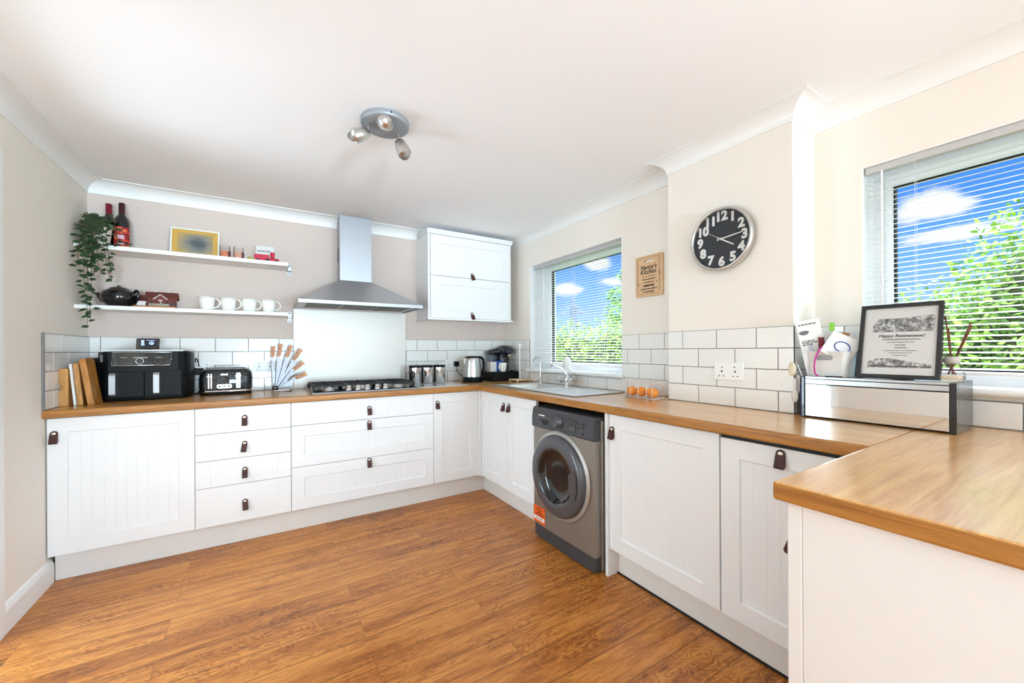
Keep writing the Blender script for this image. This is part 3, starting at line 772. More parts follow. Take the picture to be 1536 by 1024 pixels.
m.prism([(WX - 0.0062, 2.075, 0.785), (WX - 0.0062, 1.90, 0.785), (WX - 0.0062, 1.90, 0.718), (WX - 0.0062, 2.03, 0.718), (WX - 0.0062, 2.075, 0.735)], (0.004, 0, 0)); dw = m.build('detergent_drawer', M['washd'], cp, bevel=0.002)
m = MB(); m.box(WX - 0.0075, WX - 0.006, 1.975, 2.035, 0.782, 0.790); m.build('badge', M['stud'], cp)
m = MB(); m.prism([(WX - 0.0068, 2.03, 0.762), (WX - 0.0068, 1.93, 0.762), (WX - 0.0068, 1.94, 0.736), (WX - 0.0068, 1.985, 0.728)], (0.003, 0, 0)); m.build('drawer_grip', M['blackmatt'], dw)
m = MB(); m.lathe([(0.007, 0.0), (0.007, -0.003), (0.004, -0.004)], (WX + 0.003, 2.098, 0.682), 14, 'x'); m.build('badge', M['stud'], t)
m = MB(); m.box(WX - 0.0012, WX + 0.006, 1.985, 2.105, 0.100, 0.202)
st = m.build('sticker', mat('orange_sticker', rgb(232, 96, 22), 0.55, noise=0.03), t)
m = MB(); m.box(WX - 0.0018, WX - 0.0008, 1.990, 2.100, 0.116, 0.138); m.build('label_strip', M['paper'], st)
m = MB()
TT = lambda y, z: frame((WX - 0.0016, y, z), SU, (0, 0, 1), SW)
# lettering is not legible in the place: two dark blocks of script and a line on the white strip
for z, w_ in ((0.190, 0.050), (0.180, 0.062), (0.166, 0.040), (0.156, 0.086), (0.146, 0.078)):
    k = 0
    y = 2.0455 + w_ / 2
    while y > 2.0455 - w_ / 2:
        l = random.uniform(0.004, 0.012); m.box(WX - 0.0016, WX - 0.0008, y, y - l, z - 0.003, z + 0.003); y -= l + 0.002
m.box(WX - 0.0024, WX - 0.0014, 2.08, 2.01, 0.125, 0.129)
m.build('printing', mat('dark_red_print', rgb(120, 36, 12), 0.7, noise=0.1), st)

# ------------------------------------------------------------------ cooker hood and splashback
t = thing('cooker_hood', 'brushed steel chimney cooker hood above the gas hob', 'cooker hood', (0.6355, 3.32, 1.531))
HX0, HX1, HY0 = 0.194, 1.077, 3.072
m = MB()
m.box(HX0, HX1, HY0, HY0 + 0.012, 1.531, 1.556); m.box(HX0, HX0 + 0.012, HY0 + 0.012, YB - 0.002, 1.531, 1.556); m.box(HX1 - 0.012, HX1, HY0 + 0.012, YB - 0.002, 1.531, 1.556)
m.build('rim', M['steel'], t, bevel=0.001)
m = MB()
a = [(HX0, HY0, 1.556), (HX1, HY0, 1.556), (HX1, YB - 0.002, 1.556), (HX0, YB - 0.002, 1.556)]
b = [(0.511, 3.419, 1.764), (0.760, 3.419, 1.764), (0.760, YB - 0.002, 1.764), (0.511, YB - 0.002, 1.764)]
m.add(a + b, [(0, 1, 5, 4), (1, 2, 6, 5), (3, 0, 4, 7), (4, 5, 6, 7), (2, 3, 7, 6)], False)
m.build('canopy', M['steel_d'], t)
m = MB(); m.box(0.513, 0.758, 3.421, YB - 0.002, 1.760, ZC - 0.001); ch = m.build('chimney', M['steel'], t, bevel=0.001)
m = MB()
for k in range(7): m.box(0.5115, 0.5135, 3.455, 3.535, 1.925 + k * 0.016, 1.931 + k * 0.016)
m.build('vent_slots', M['blackmatt'], ch)
m = MB(); m.box(HX0 + 0.012, HX1 - 0.012, HY0 + 0.012, YB - 0.004, 1.5445, 1.550); m.build('underside', M['steel_d'], t)
M['mesh'] = mat('filter_mesh', rgb(96, 92, 86), 0.5, 0.8, noise=0.3, nscale=300)
for k in range(3):
    x = 0.262 + k * 0.255
    m = MB(); m.box(x, x + 0.24, 3.13, 3.50, 1.5395, 1.5445); m.build('grease_filter', M['mesh'], t, bevel=0.002)
m = MB()
for k in range(5): m.lathe([(0.006, -0.001), (0.006, -0.003), (0.005, -0.004)], (0.60 + 0.018 * k, HY0 + 0.0, 1.5435), 10, 'y')
m.build('control_buttons', M['satin'], t)
m = MB(); m.box(0.193, 1.083, YB - 0.0105, YB - 0.001, 0.9005, 1.5300)
m.build('splashback', mat('satin_steel_panel', rgb(186, 180, 172), 0.5, 1.0, noise=0.03, nscale=20, aniso=(1, 1, 16)), None, label='plain brushed steel splashback behind the gas hob', cat='splashback')

# ------------------------------------------------------------------ gas hob
t = thing('gas_hob', 'black five-burner gas hob with cast iron supports under the hood', 'hob', (0.65, 3.26, 0.9))
m = MB(); m.box(0.269, 1.032, 3.010, 3.510, 0.9005, 0.907); m.build('trim_plate', M['steel'], t, bevel=0.002)
m = MB(); m.box(0.283, 1.018, 3.030, 3.496, 0.907, 0.912); m.build('glass_bed', M['blackgloss'], t, bevel=0.002)
for bx, by, r in ((0.40, 3.19, 0.038), (0.40, 3.395, 0.045), (0.65, 3.31, 0.062), (0.90, 3.19, 0.045), (0.90, 3.395, 0.034)):
    m = MB(); m.lathe([(r + 0.008, 0.912), (r + 0.008, 0.918), (r, 0.922), (r, 0.930)], (bx, by, 0), 24); b = m.build('burner', M['satin'], t)
    m = MB(); m.lathe([(r - 0.004, 0.930), (r - 0.002, 0.936), (r - 0.010, 0.939)], (bx, by, 0), 24); m.build('burner_cap', M['iron'], b)
for gx0, gx1 in ((0.292, 0.512), (0.526, 0.774), (0.788, 1.008)):
    m = MB(); h = 0.952; r = 0.0065; y0, y1 = 3.115, 3.478
    if gx0 > 0.52 and gx1 < 0.78: y0 = 3.140
    cx, cy = (gx0 + gx1) / 2, (y0 + y1) / 2
    for k_, (a, b) in enumerate((((gx0, y0), (gx1, y0)), ((gx0, y1), (gx1, y1)), ((gx0, y0), (gx0, y1)), ((gx1, y0), (gx1, y1)), ((gx0, cy), (gx1, cy)))):
        q_ = 0.0011 if k_ in (2, 3) else 0.0; e_ = 0.0007 if k_ in (2, 3) else 0.0
        m.box(min(a[0], b[0]) - r - e_, max(a[0], b[0]) + r + e_, min(a[1], b[1]) - r - e_, max(a[1], b[1]) + r + e_, h - 0.014 - q_, h - q_)
    for yy in ((y0 * 0.75 + y1 * 0.25), (y0 * 0.25 + y1 * 0.75)):
        for s in (-1, 1):
            m.box(cx + s * 0.022 - (0 if s > 0 else 0.09), cx + s * 0.022 + (0.09 if s > 0 else 0), yy - r * 0.8, yy + r * 0.8, h - 0.014, h + 0.004)
        m.box(cx - r * 0.8, cx + r * 0.8, yy - 0.085, yy - 0.022, h - 0.014, h + 0.004); m.box(cx - r * 0.8, cx + r * 0.8, yy + 0.022, yy + 0.085, h - 0.014, h + 0.004)
    for px, py in ((gx0, y0), (gx1, y0), (gx0, y1), (gx1, y1)): m.box(px - 0.009, px + 0.009, py - 0.009, py + 0.009, 0.912, h - 0.013)
    m.build('pan_support', M['iron'], t, bevel=0.002)
for kx in (0.516, 0.581, 0.647, 0.719, 0.779):
    m = MB(); m.lathe([(0.022, 0.912), (0.022, 0.916), (0.0175, 0.919), (0.0150, 0.944), (0.013, 0.946)], (kx, 3.078, 0), 20); m.build('control_knob', M['chrome'], t)

# ------------------------------------------------------------------ air fryer
t = thing('air_fryer', 'large black twin drawer air fryer on the left end of the worktop', 'air fryer', (-0.628, 3.39, 0.9))
AX0, AX1, AY0, AY1 = -0.842, -0.414, 3.250, 3.535
m = MB(); m.rbox(AX0 + 0.012, AX1 - 0.012, AY0 + 0.02, AY1 - 0.01, 0.9005, 0.93, 0.04); m.build('base', M['black'], t)
m = MB(); m.rbox(AX0, AX1, AY0 + 0.012, AY1, 0.918, 1.190, 0.055, 8); bd = m.build('body', M['black'], t)
for x0, x1 in ((AX0 + 0.004, -0.6295), (-0.6265, AX1 - 0.004)):
    pts = []
    for k in range(13):
        u = k / 12; x = x0 + (x1 - x0) * u
        e = max(0, abs(x + 0.628) - 0.155) / 0.057
        pts.append((x, AY0 + 0.002 + 0.05 * min(1, e) ** 2.2, 0.924))
    pts += [(x1, AY0 + 0.09, 0.924), (x0, AY0 + 0.09, 0.924)]
    m = MB(); m.prism(pts, (0, 0, 1.074 - 0.924)); d = m.build('drawer', M['black'], t, bevel=0.003)
    hx = -0.764 if x0 < -0.7 else -0.567
    m = MB(); m.prism([(hx - 0.014, AY0 + 0.004, 1.070), (hx - 0.014, AY0 - 0.022, 1.070), (hx - 0.014, AY0 - 0.030, 1.055), (hx - 0.014, AY0 - 0.030, 0.945), (hx - 0.014, AY0 - 0.022, 0.936), (hx - 0.014, AY0 + 0.004, 0.936)], (0.028, 0, 0))
    hd = m.build('handle', M['steel'], d, bevel=0.003)
m = MB()
pts = []
for k in range(17):
    u = k / 16; x = AX0 + (AX1 - AX0) * u
    e = max(0, abs(x + 0.628) - 0.155) / 0.059
    pts.append((x, AY0 + 0.003 + 0.055 * min(1, e) ** 2.2, 1.080))
pts += [(AX1, AY0 + 0.1, 1.080), (AX0, AY0 + 0.1, 1.080)]
m.prism(pts, (0, 0, 1.194 - 1.080)); fb = m.build('fascia', M['black'], t, bevel=0.004)
m = MB(); m.box(-0.766, -0.508, AY0 - 0.001, AY0 + 0.006, 1.118, 1.190); pn = m.build('control_panel', M['blackgloss'], t)
m = MB(); q = [(-0.772, 1.114), (-0.505, 1.114), (-0.498, 1.193), (-0.766, 1.193)]
m.tube([(x, AY0 - 0.001, z) for x, z in q], 0.0022, 6, close=True); m.build('steel_surround', M['chrome'], pn)
m = MB(); m.lathe([(0.0165, 0.0), (0.0165, -0.010), (0.014, -0.012)], (-0.645, AY0 - 0.001, 1.140), 24, 'y'); dl = m.build('dial', M['blackgloss'], pn)
m = MB(); m.tube([(-0.645 + 0.0175 * math.cos(2 * PI * k / 24), AY0 - 0.010, 1.140 + 0.0175 * math.sin(2 * PI * k / 24)) for k in range(24)], 0.0024, 6, close=True); m.build('dial_ring', M['chrome'], dl)
m = MB(); m.box(-0.676, -0.610, AY0 - 0.0025, AY0, 1.158, 1.1655); m.build('display', mat('pale_readout', rgb(150, 142, 122), 0.5, noise=0.2, nscale=200), pn)
for x0, x1 in ((-0.733, -0.702), (-0.575, -0.542)):
    m = MB(); m.box(x0, x1, AY0 - 0.0022, AY0, 1.158, 1.166); m.build('side_readout', M['greyink'], pn)
for side_ in (range(0, 7), range(7, 16)):
  m = MB()
  for k in side_:
    x = -0.752 + 0.0155 * k
    if abs(x + 0.645) > 0.028: m.box(x, x + random.uniform(0.003, 0.008), AY0 - 0.0022, AY0, 1.124 + (k % 2) * 0.007, 1.128 + (k % 2) * 0.007)
  m.build('panel_print', M['greyink'], pn)
m = MB()   # lever plate on the left shoulder
m.box(-0.826, -0.797, AY0 + 0.016, AY0 + 0.03, 1.136, 1.182); m.build('side_emblem', M['greyink'], fb, bevel=0.004)
m = MB(); m.rbox(AX0 + 0.018, AX1 + 0.0, AY0 + 0.03, AY1 - 0.02, 1.1905, 1.1985, 0.03); m.build('lid', M['black'], t)
# tray and monitor on top
m = MB(); m.box(-0.828, -0.445, AY0 + 0.036, AY1 - 0.03, 1.199, 1.2085)
m.build('tray', M['white'], None, bevel=0.003, label='flat white tray lying on top of the air fryer', cat='tray')
t = thing('energy_monitor', 'small black display monitor standing on top of the air fryer', 'monitor', (-0.628, 3.345, 1.209))
T = Matrix.Translation((-0.628, 3.345, 1.2095)) @ Matrix.Rotation(R(-14), 4, 'X')
m = MB(T); m.box(-0.056, 0.056, -0.008, 0.008, 0.004, 0.074); b = m.build('case', M['blackgloss'], t, bevel=0.005)
M['screen'] = mat('dark_screen', rgb(16, 20, 28), 0.15, noise=0.2, emit=rgb(20, 28, 44), estr=0.4)
M['glow'] = mat('screen_figures', rgb(190, 210, 240), 0.4, emit=rgb(170, 200, 250), estr=0.8)
m = MB(T); m.box(-0.038, 0.044, -0.0092, -0.008, 0.016, 0.066); s = m.build('screen', M['screen'], b)
m = MB(T)
for z0, z1, w_ in ((0.051, 0.060, 0.014), (0.043, 0.049, 0.012), (0.036, 0.041, 0.015), (0.026, 0.032, 0.016)): m.box(-0.031, -0.031 + w_, -0.0100, -0.009, z0, z1)
for k in range(5): m.box(-0.006 + k * 0.009, -0.001 + k * 0.009, -0.0100, -0.009, 0.057, 0.061)
for k in range(12):
    a = 2 * PI * k / 12; m.box(0.018 + 0.010 * math.cos(a) - 0.002, 0.018 + 0.010 * math.cos(a) + 0.002, -0.0100, -0.009, 0.041 + 0.010 * math.sin(a) - 0.002, 0.041 + 0.010 * math.sin(a) + 0.002)
m.box(0.013, 0.023, -0.0100, -0.009, 0.037, 0.044)
m.build('screen_figures', M['glow'], s)
m = MB(T); m.prism([(-0.02, 0.008, 0.05), (-0.02, 0.030, 0.010), (-0.02, 0.026, 0.008), (-0.02, 0.008, 0.04)], (0.04, 0, 0)); m.build('stand', M['blackmatt'], t)

# ------------------------------------------------------------------ toaster
t = thing('toaster', 'black textured four-slice toaster between the air fryer and the knife block', 'toaster', (-0.23, 3.45, 0.9), rz=0)
TX0, TX1, TY0, TY1 = -0.380, -0.078, 3.360, 3.545
m = MB(); m.rbox(TX0 + 0.006, TX1 - 0.006, TY0 + 0.004, TY1 - 0.004, 0.9005, 0.918, 0.04); m.build('base', M['black'], t)
m = MB(); m.rbox(TX0 + 0.002, TX1 - 0.002, TY0, TY1, 0.918, 0.930, 0.045); m.build('steel_band', M['chrome'], t)
M['hammered'] = mat('hammered_black', rgb(20, 20, 22), 0.18, coat=0.4, noise=0.05)
nt = M['hammered'].node_tree; vo = nd(nt, 'ShaderNodeTexVoronoi'); vo.inputs['Scale'].default_value = 110; tc = nd(nt, 'ShaderNodeTexCoord'); bp_ = nd(nt, 'ShaderNodeBump'); bp_.inputs['Strength'].default_value = 0.9; bp_.inputs['Distance'].default_value = 0.004
nt.links.new(tc.outputs['Object'], vo.inputs['Vector']); nt.links.new(vo.outputs['Distance'], bp_.inputs['Height']); nt.links.new(bp_.outputs[0], nt.nodes['Principled BSDF'].inputs['Normal'])
def rloop(x0, x1, y0, y1, r, z, n=6):
    o = []
    for cx, cy, a0 in ((x1 - r, y1 - r, 0), (x0 + r, y1 - r, 90), (x0 + r, y0 + r, 180), (x1 - r, y0 + r, 270)):
        for i in range(n + 1):
            a = R(a0 + 90 * i / n); o.append((cx + r * math.cos(a), cy + r * math.sin(a), z))
    return o
m = MB(); m.ring([rloop(TX0 + q, TX1 - q, TY0 + q * 0.6, TY1 - q * 0.6, 0.045, z) for q, z in ((0.004, 0.930), (0.0, 0.95), (0.0, 1.02), (0.006, 1.05), (0.020, 1.068), (0.034, 1.074))]); sh = m.build('shell', M['hammered'], t)
m = MB(); m.rbox(TX0 + 0.036, TX1 - 0.036, TY0 + 0.022, TY1 - 0.022, 1.072, 1.080, 0.03); tp = m.build('top_plate', M['steel'], t)
for k in range(4):
    x = TX0 + 0.062 + (k % 2) * 0.095 + (k // 2) * 0.0
for k in range(2):
    for j in range(2):
        x0 = TX0 + 0.052 + k * 0.106; y0 = TY0 + 0.052 + j * 0.048
        m = MB(); m.box(x0, x0 + 0.092, y0, y0 + 0.026, 1.0785, 1.0808); m.build('slot', M['blackmatt'], tp)
for x in (-0.3165, -0.1585):
    m = MB(); m.box(x - 0.0035 - 0.007, x + 0.0035 - 0.007, TY0 - 0.004, TY0 + 0.004, 0.945, 1.045); m.box(x - 0.0035 + 0.007, x + 0.0035 + 0.007, TY0 - 0.004, TY0 + 0.004, 0.945, 1.045); m.build('lever_rail', M['chrome'], t)
    m = MB(); m.box(x - 0.017, x + 0.017, TY0 - 0.018, TY0 - 0.003, 1.022, 1.030); m.build('lever', M['chrome'], t, bevel=0.002)
m = MB(); mm = MB(frame((-0.237, TY0 - 0.0005, 0.958), (1, 0, 0), (0, 0, 1), (0, -1, 0))); mm.rbox(-0.046, 0.046, -0.016, 0.016, -0.004, 0.004, 0.013); cp2 = mm.build('control_plate', M['satin'], t)
for k in (-1, 0, 1):
    m = MB(); m.lathe([(0.007, 0.0), (0.0065, -0.010)], (-0.237 + k * 0.026, TY0 - 0.004, 0.958), 14, 'y'); m.build('button', M['blackgloss'], cp2)
m = MB()
for k in range(6): m.box(-0.257 + k * 0.0068, -0.2518 + k * 0.0068, TY0 - 0.0012, TY0 + 0.002, 1.034, 1.042)
m.build('maker_mark', M['stud'], sh)

# ------------------------------------------------------------------ kettle
t = thing('kettle', 'brushed steel jug kettle with black handle in front of the corner', 'kettle', (1.655, 3.35, 0.9))
KX, KY = 1.648, 3.35
m = MB(); m.lathe([(0.098, 0.9005), (0.100, 0.905), (0.096, 0.914), (0.080, 0.918)], (KX, KY, 0), 32); m.build('power_base', M['black'], t)
m = MB(); m.lathe([(0.086, 0.918), (0.088, 0.925), (0.087, 0.950)], (KX, KY, 0), 32); m.build('foot', M['black'], t)
m = MB(); m.lathe([(0.087, 0.950), (0.086, 0.962), (0.080, 1.03), (0.073, 1.10), (0.069, 1.122), (0.066, 1.127)], (KX, KY, 0), 36); bd = m.build('body', M['steel_h'], t)
m = MB(); m.prism([(KX - 0.062, KY - 0.02, 1.122), (KX - 0.062, KY + 0.02, 1.122), (KX - 0.094, KY, 1.116)], (0.006, 0, -0.05)); m.build('spout', M['steel_h'], bd, bevel=0.003)
m = MB(); m.lathe([(0.068, 1.122), (0.069, 1.128), (0.060, 1.137), (0.03, 1.141), (0.0, 1.142)], (KX, KY, 0), 32); ld = m.build('lid', M['black'], t)
m = MB(); P = [(0.045, 1.132), (0.080, 1.130), (0.106, 1.112), (0.116, 1.075), (0.114, 1.03), (0.104, 0.99), (0.090, 0.965)]
m.tube([(KX + a, KY - 0.012, z) for a, z in P], [0.011, 0.0125, 0.013, 0.013, 0.0125, 0.012, 0.010], 10); m.build('handle', M['black'], t)
m = MB(); m.prism([(KX + 0.060, KY - 0.03, 1.125), (KX + 0.074, KY - 0.02, 1.10), (KX + 0.092, KY - 0.02, 0.955), (KX + 0.080, KY - 0.035, 0.955)], (0, 0.034, 0)); m.build('handle_spine', M['black'], t, bevel=0.003)

# ------------------------------------------------------------------ pod drawer, coffee machine, cups and boxes in the corner
t = thing('pod_drawer', 'low black coffee pod drawer in the corner under the coffee machine', 'drawer box', (1.95, 3.40, 0.9))
m = MB(); m.box(1.822, 2.112, 3.262, 3.545, 0.9005, 0.988); b = m.build('case', M['black'], t, bevel=0.004)
m = MB(); m.box(1.830, 2.104, 3.252, 3.262, 0.908, 0.978); d = m.build('drawer_front', M['black'], t, bevel=0.003)
m = MB(); m.lathe([(0.008, 0.0), (0.010, -0.012)], (1.967, 3.252, 0.945), 12, 'y'); m.build('knob', M['blackgloss'], d)
t = thing('coffee_machine', 'dark navy coffee pod machine standing on the black drawer', 'coffee machine', (2.03, 3.42, 0.989))
M['navy'] = mat('navy_gloss_plastic', rgb(30, 33, 46), 0.16, coat=0.4, noise=0.05)
m = MB(); m.rbox(1.985, 2.100, 3.405, 3.535, 0.9885, 1.19, 0.04); m.build('column', M['navy'], t)
m = MB()
rows = []
for y, hw, z0, z1 in ((3.545, 0.045, 1.13, 1.215), (3.50, 0.058, 1.14, 1.238), (3.42, 0.062, 1.148, 1.246), (3.36, 0.058, 1.150, 1.238), (3.325, 0.050, 1.152, 1.222), (3.305, 0.034, 1.160, 1.200)):
    cz, hz = (z0 + z1) / 2, (z1 - z0) / 2
    rows.append([(2.042 + hw * math.copysign(abs(math.cos(2 * PI * k / 20)) ** 0.7, math.cos(2 * PI * k / 20)), y, cz + hz * math.copysign(abs(math.sin(2 * PI * k / 20)) ** 0.7, math.sin(2 * PI * k / 20))) for k in range(20)])
m.ring(rows); hd = m.build('head', M['navy'], t)
m = MB()   # lid sweeping back to the water tank
rows = []
for x, y, r in ((2.05, 3.42, 0.052), (1.99, 3.46, 0.050), (1.92, 3.49, 0.040), (1.885, 3.505, 0.026)):
    rows.append([(x, y + r * 1.1 * math.cos(2 * PI * k / 16), 1.195 - (2.05 - x) * 0.16 + r * 0.72 * math.sin(2 * PI * k / 16)) for k in range(16)])
m.ring(rows); m.build('tank_lid', M['navy'], t)
m = MB(); m.cyl((2.045, 3.330, 1.155), (2.045, 3.330, 1.128), 0.02, 0.014); m.build('nozzle', M['stud'], hd)
m = MB(); m.rbox(1.872, 1.975, 3.43, 3.53, 1.035, 1.165, 0.035); m.build('water_tank', glass('smoked_tank', (0.70, 0.74, 0.80, 1), 0.12), t)
m = MB(); m.rbox(1.995, 2.095, 3.29, 3.40, 0.9885, 1.006, 0.03); dt = m.build('drip_tray', M['navy'], t)
m = MB(); m.box(2.012, 2.080, 3.305, 3.38, 1.006, 1.009); m.build('tray_grille', M['chrome'], dt)
def mug(name, label, x, y, z, r0, r1, h, ang, m_body, group=None, cat='mug', hr=0.3):
    t = thing(name, label, cat, (x, y, z), group)
    m = MB(); w = 0.0035
    m.lathe([(r0 * 0.82, z), (r0 * 0.98, z + 0.003), (r0 + (r1 - r0) * 0.35, z + h * 0.30), (r0 + (r1 - r0) * 0.8, z + h * 0.65), (r1, z + h), (r1 - w, z + h), (r0 + (r1 - r0) * 0.8 - w, z + h * 0.65), (r0 * 0.9 - w, z + 0.008), (0.001, z + 0.007)], (x, y, 0), 32)
    b = m.build('bowl', m_body, t)
    dx, dy = math.cos(ang), math.sin(ang); P = []
    for k in range(11):
        a = R(100 - 205 * k / 10)
        rad = r1 - 0.004 + (0.0 if k in (0,) else 0.0) + h * 0.34 * max(0, math.cos(a)) ** 0.8 - (0.0 if k < 7 else (k - 6) * 0.0025)
        P.append((x + dx * rad, y + dy * rad, z + h * 0.55 + h * 0.34 * math.sin(a)))
    m = MB(); m.tube(P, 0.0048, 8); m.build('handle', m_body, t)
    return t
mug('espresso_cup', 'white cup with handle standing under the coffee machine nozzle', 1.950, 3.297, 0.989, 0.030, 0.036, 0.085, R(200), M['china'])
mug('glass_cup', 'clear glass coffee cup standing on the coffee machine drip tray', 2.047, 3.318, 1.0095, 0.030, 0.036, 0.098, R(300), M['glass'])
m = MB(); m.box(1.838, 1.905, 3.34, 3.415, 0.989, 1.082); m.build('white_box', M['paper'], None, bevel=0.002, label='white cardboard box on the pod drawer behind the kettle', cat='box')
m = MB(); m.box(1.908, 1.968, 3.335, 3.42, 0.989, 1.090); m.build('blue_box', mat('cobalt_card', rgb(34, 78, 168), 0.45, noise=0.1, nscale=30), None, bevel=0.002, label='cobalt blue box on the pod drawer beside the white box', cat='box')
t = thing('towel_pole', 'slim white paper towel pole on a pale wooden base by the window', 'kitchen roll holder', (2.035, 3.13, 0.9))
m = MB(); m.box(1.955, 2.110, 3.05, 3.20, 0.912, 0.924); b = m.build('base', M['palewood'], t, bevel=0.004)
for dx, dy in ((1.965, 3.06), (2.10, 3.06), (1.965, 3.19), (2.10, 3.19)):
    m = MB(); m.lathe([(0.007, 0.9005), (0.007, 0.912)], (dx, dy, 0), 12); m.build('foot', M['palewood'], b)
m = MB(); m.lathe([(0.006, 0.924), (0.0055, 1.23)], (2.035, 3.13, 0), 12); m.build('pole', M['white'], t)
m = MB(); m.lathe([(0.006, 1.228), (0.016, 1.232), (0.019, 1.243), (0.014, 1.252), (0.003, 1.255)], (2.035, 3.13, 0), 16); m.build('finial', M['white'], t)

# ------------------------------------------------------------------ canisters on a glass saver
m = MB(); m.box(1.047, 1.462, 3.062, 3.450, 0.9005, 0.9055)
m.build('worktop_saver', mat('white_glass', rgb(226, 232, 228), 0.06, coat=0.5, noise=0.01), None, bevel=0.002, label='white glass worktop saver lying under the three canisters', cat='worktop saver')
def canister(x, y, label):
    t = thing('storage_canister', label, 'canister', (x, y, 0.906), 'steel canisters with black lids')
    m = MB(); m.lathe([(0.048, 0.906), (0.050, 0.909), (0.050, 1.048)], (x, y, 0), 28); m.build('body', M['chrome'], t)
    m = MB(); m.lathe([(0.0515, 1.046), (0.0525, 1.050), (0.0525, 1.062), (0.049, 1.066)], (x, y, 0), 28); l = m.build('lid', M['black'], t)
    m = MB()
    pts = [(0.0508 * math.cos(R(a)), 0.0508 * math.sin(R(a))) for a in range(170, 201, 5)]
    m.add([(x + p[0], y + p[1], z) for z in (0.912, 1.046) for p in pts], [(i, i + 1, i + 1 + len(pts), i + len(pts)) for i in range(len(pts) - 1)], True)
    m.build('side_stripe', M['black'], t)
    return t
c = canister(1.112, 3.385, 'left of three steel canisters with black lids, nearest the splashback')
dup(c, (0.111, 0.0, 0), 'middle of three steel canisters with black lids beside the hob')
dup(c, (0.224, 0.0, 0), 'right of three steel canisters with black lids, nearest the kettle')
m = MB(); P = [(1.462 + 0.0 * k, 3.562 - 0.0, 0.0) for k in range(2)]

# ------------------------------------------------------------------ sockets, plugs and cables
def socket(name_label, O, U, W, w=0.148, h=0.087, double=True, plugs=()):
    T = frame(O, U, (0, 0, 1), W)
    t = thing('wall_socket', name_label, 'socket', O)
    m = MB(T); m.box(-w / 2, w / 2, -h / 2, h / 2, 0, 0.0095); p = m.build('plate', M['white'], t, bevel=0.003)
    for cx in ((-0.036, 0.036) if double else (0,)):
        s = -1 if cx < 0 else 1
        m = MB(T)
        m.box(cx - 0.0035 - s * 0.002, cx + 0.0035 - s * 0.002, 0.001 - 0.006, 0.009 - 0.004, 0.0094, 0.0101)
        for dx in (-0.011, 0.011): m.box(cx + dx - 0.0032, cx + dx + 0.0032, -0.026, -0.021, 0.0094, 0.0101)
        m.build('pin_holes', M['blackmatt'], p)
        m = MB(T); m.box(cx + s * 0.012 - 0.005, cx + s * 0.012 + 0.005, 0.016, 0.028, 0.009, 0.0125); m.build('switch', M['white'], p, bevel=0.001)
        m = MB(T); m.box(cx - s * 0.004 - 0.003, cx - s * 0.004 + 0.003, 0.019, 0.025, 0.0094, 0.0102); m.build('indicator', M['blackmatt'], p)
    return t
socket('white double socket with empty pin holes on the tiled pier', (XP - 0.008, 1.128, 1.078), SU, SW)
socket('white double socket on the tiles right of the toaster', (-0.004, YB - 0.008, 1.080), BU, BW)
socket('white double socket on the tiles left of the kettle', (1.535, YB - 0.008, 1.060), BU, BW)
socket('white double socket half hidden between air fryer and toaster', (-0.385, YB - 0.008, 1.080), BU, BW)
def plug(label, O, U, W, cable, m_=None):
    T = frame(O, U, (0, 0, 1), W)
    t = thing('power_plug', label, 'plug', O)
    m = MB(T); m.box(-0.024, 0.024, -0.026, 0.022, 0, 0.030); m.build('body', m_ or M['black'], t, bevel=0.006)
    m = MB(); m.tube(cable, 0.0032, 7); m.build('cable', M['black'], t)
    return t
def curve(pts, n=8):
    P = [Vector(p) for p in pts]; P = [P[0] * 2 - P[1]] + P + [P[-1] * 2 - P[-2]]; out = []
    for i in range(1, len(P) - 2):
        for k in range(n):
            u = k / n
            out.append(0.5 * ((2 * P[i]) + (-P[i - 1] + P[i + 1]) * u + (2 * P[i - 1] - 5 * P[i] + 4 * P[i + 1] - P[i + 2]) * u * u + (-P[i - 1] + 3 * P[i] - 3 * P[i + 1] + P[i + 2]) * u ** 3))
    out.append(P[-2]); return [tuple(p) for p in out]
plug('black kettle plug in the socket left of the kettle', (1.571, YB - 0.0185, 1.068), BU, BW, curve([(1.571, 3.53, 1.043), (1.572, 3.525, 1.01), (1.580, 3.51, 0.975), (1.60, 3.48, 0.955), (1.625, 3.452, 0.913)]))
plug('black plug and loose cables between air fryer and toaster', (-0.393, YB - 0.0185, 1.058), BU, BW, curve([(-0.393, 3.532, 1.09), (-0.40, 3.520, 1.135), (-0.408, 3.505, 1.148), (-0.409, 3.49, 1.12)]))
m = MB(); m.tube(curve([(-0.385, 3.555, 1.04), (-0.392, 3.55, 0.99), (-0.388, 3.545, 0.94), (-0.400, 3.548, 0.906), (-0.43, 3.552, 0.905), (-0.46, 3.545, 0.93)]), 0.0035, 7)
m.build('power_cable', M['black'], None, label='black cable hanging behind the gap between air fryer and toaster', cat='cable')
# ------------------------------------------------------------------ chopping boards on edge
def board(name, label, mtl, x, y0, y1, th, h, tilt, notch=False, cat='chopping board', r=0.012, hole=False):
    """board on its long edge, face towards +x; x is the bottom right edge, tilt leans it to the left"""
    T = Matrix.Translation((x, 0, 0.9008)) @ Matrix.Rotation(-tilt, 4, 'Y')
    m = MB(T); out = []
    for cy, cz, a0 in ((y1 - r, h - r, 0), (y0 + r, h - r, 90), (y0 + r * 0.4, r * 0.4, 180), (y1 - r * 0.4, r * 0.4, 270)):
        q = r if cz > 0.05 else r * 0.4
        for k in range(6):
            a = R(a0 + 90 * k / 5); out.append((-th, cy + q * math.cos(a), cz + q * math.sin(a)))
    m.prism(out, (th, 0, 0))
    return m.build(name, mtl, None, bevel=0.002, label=label, cat=cat)
t = thing('bamboo_box', 'square bamboo tray stood on edge against the left wall tiles', 'tray', (-0.932, 3.25, 0.9))
m = MB()
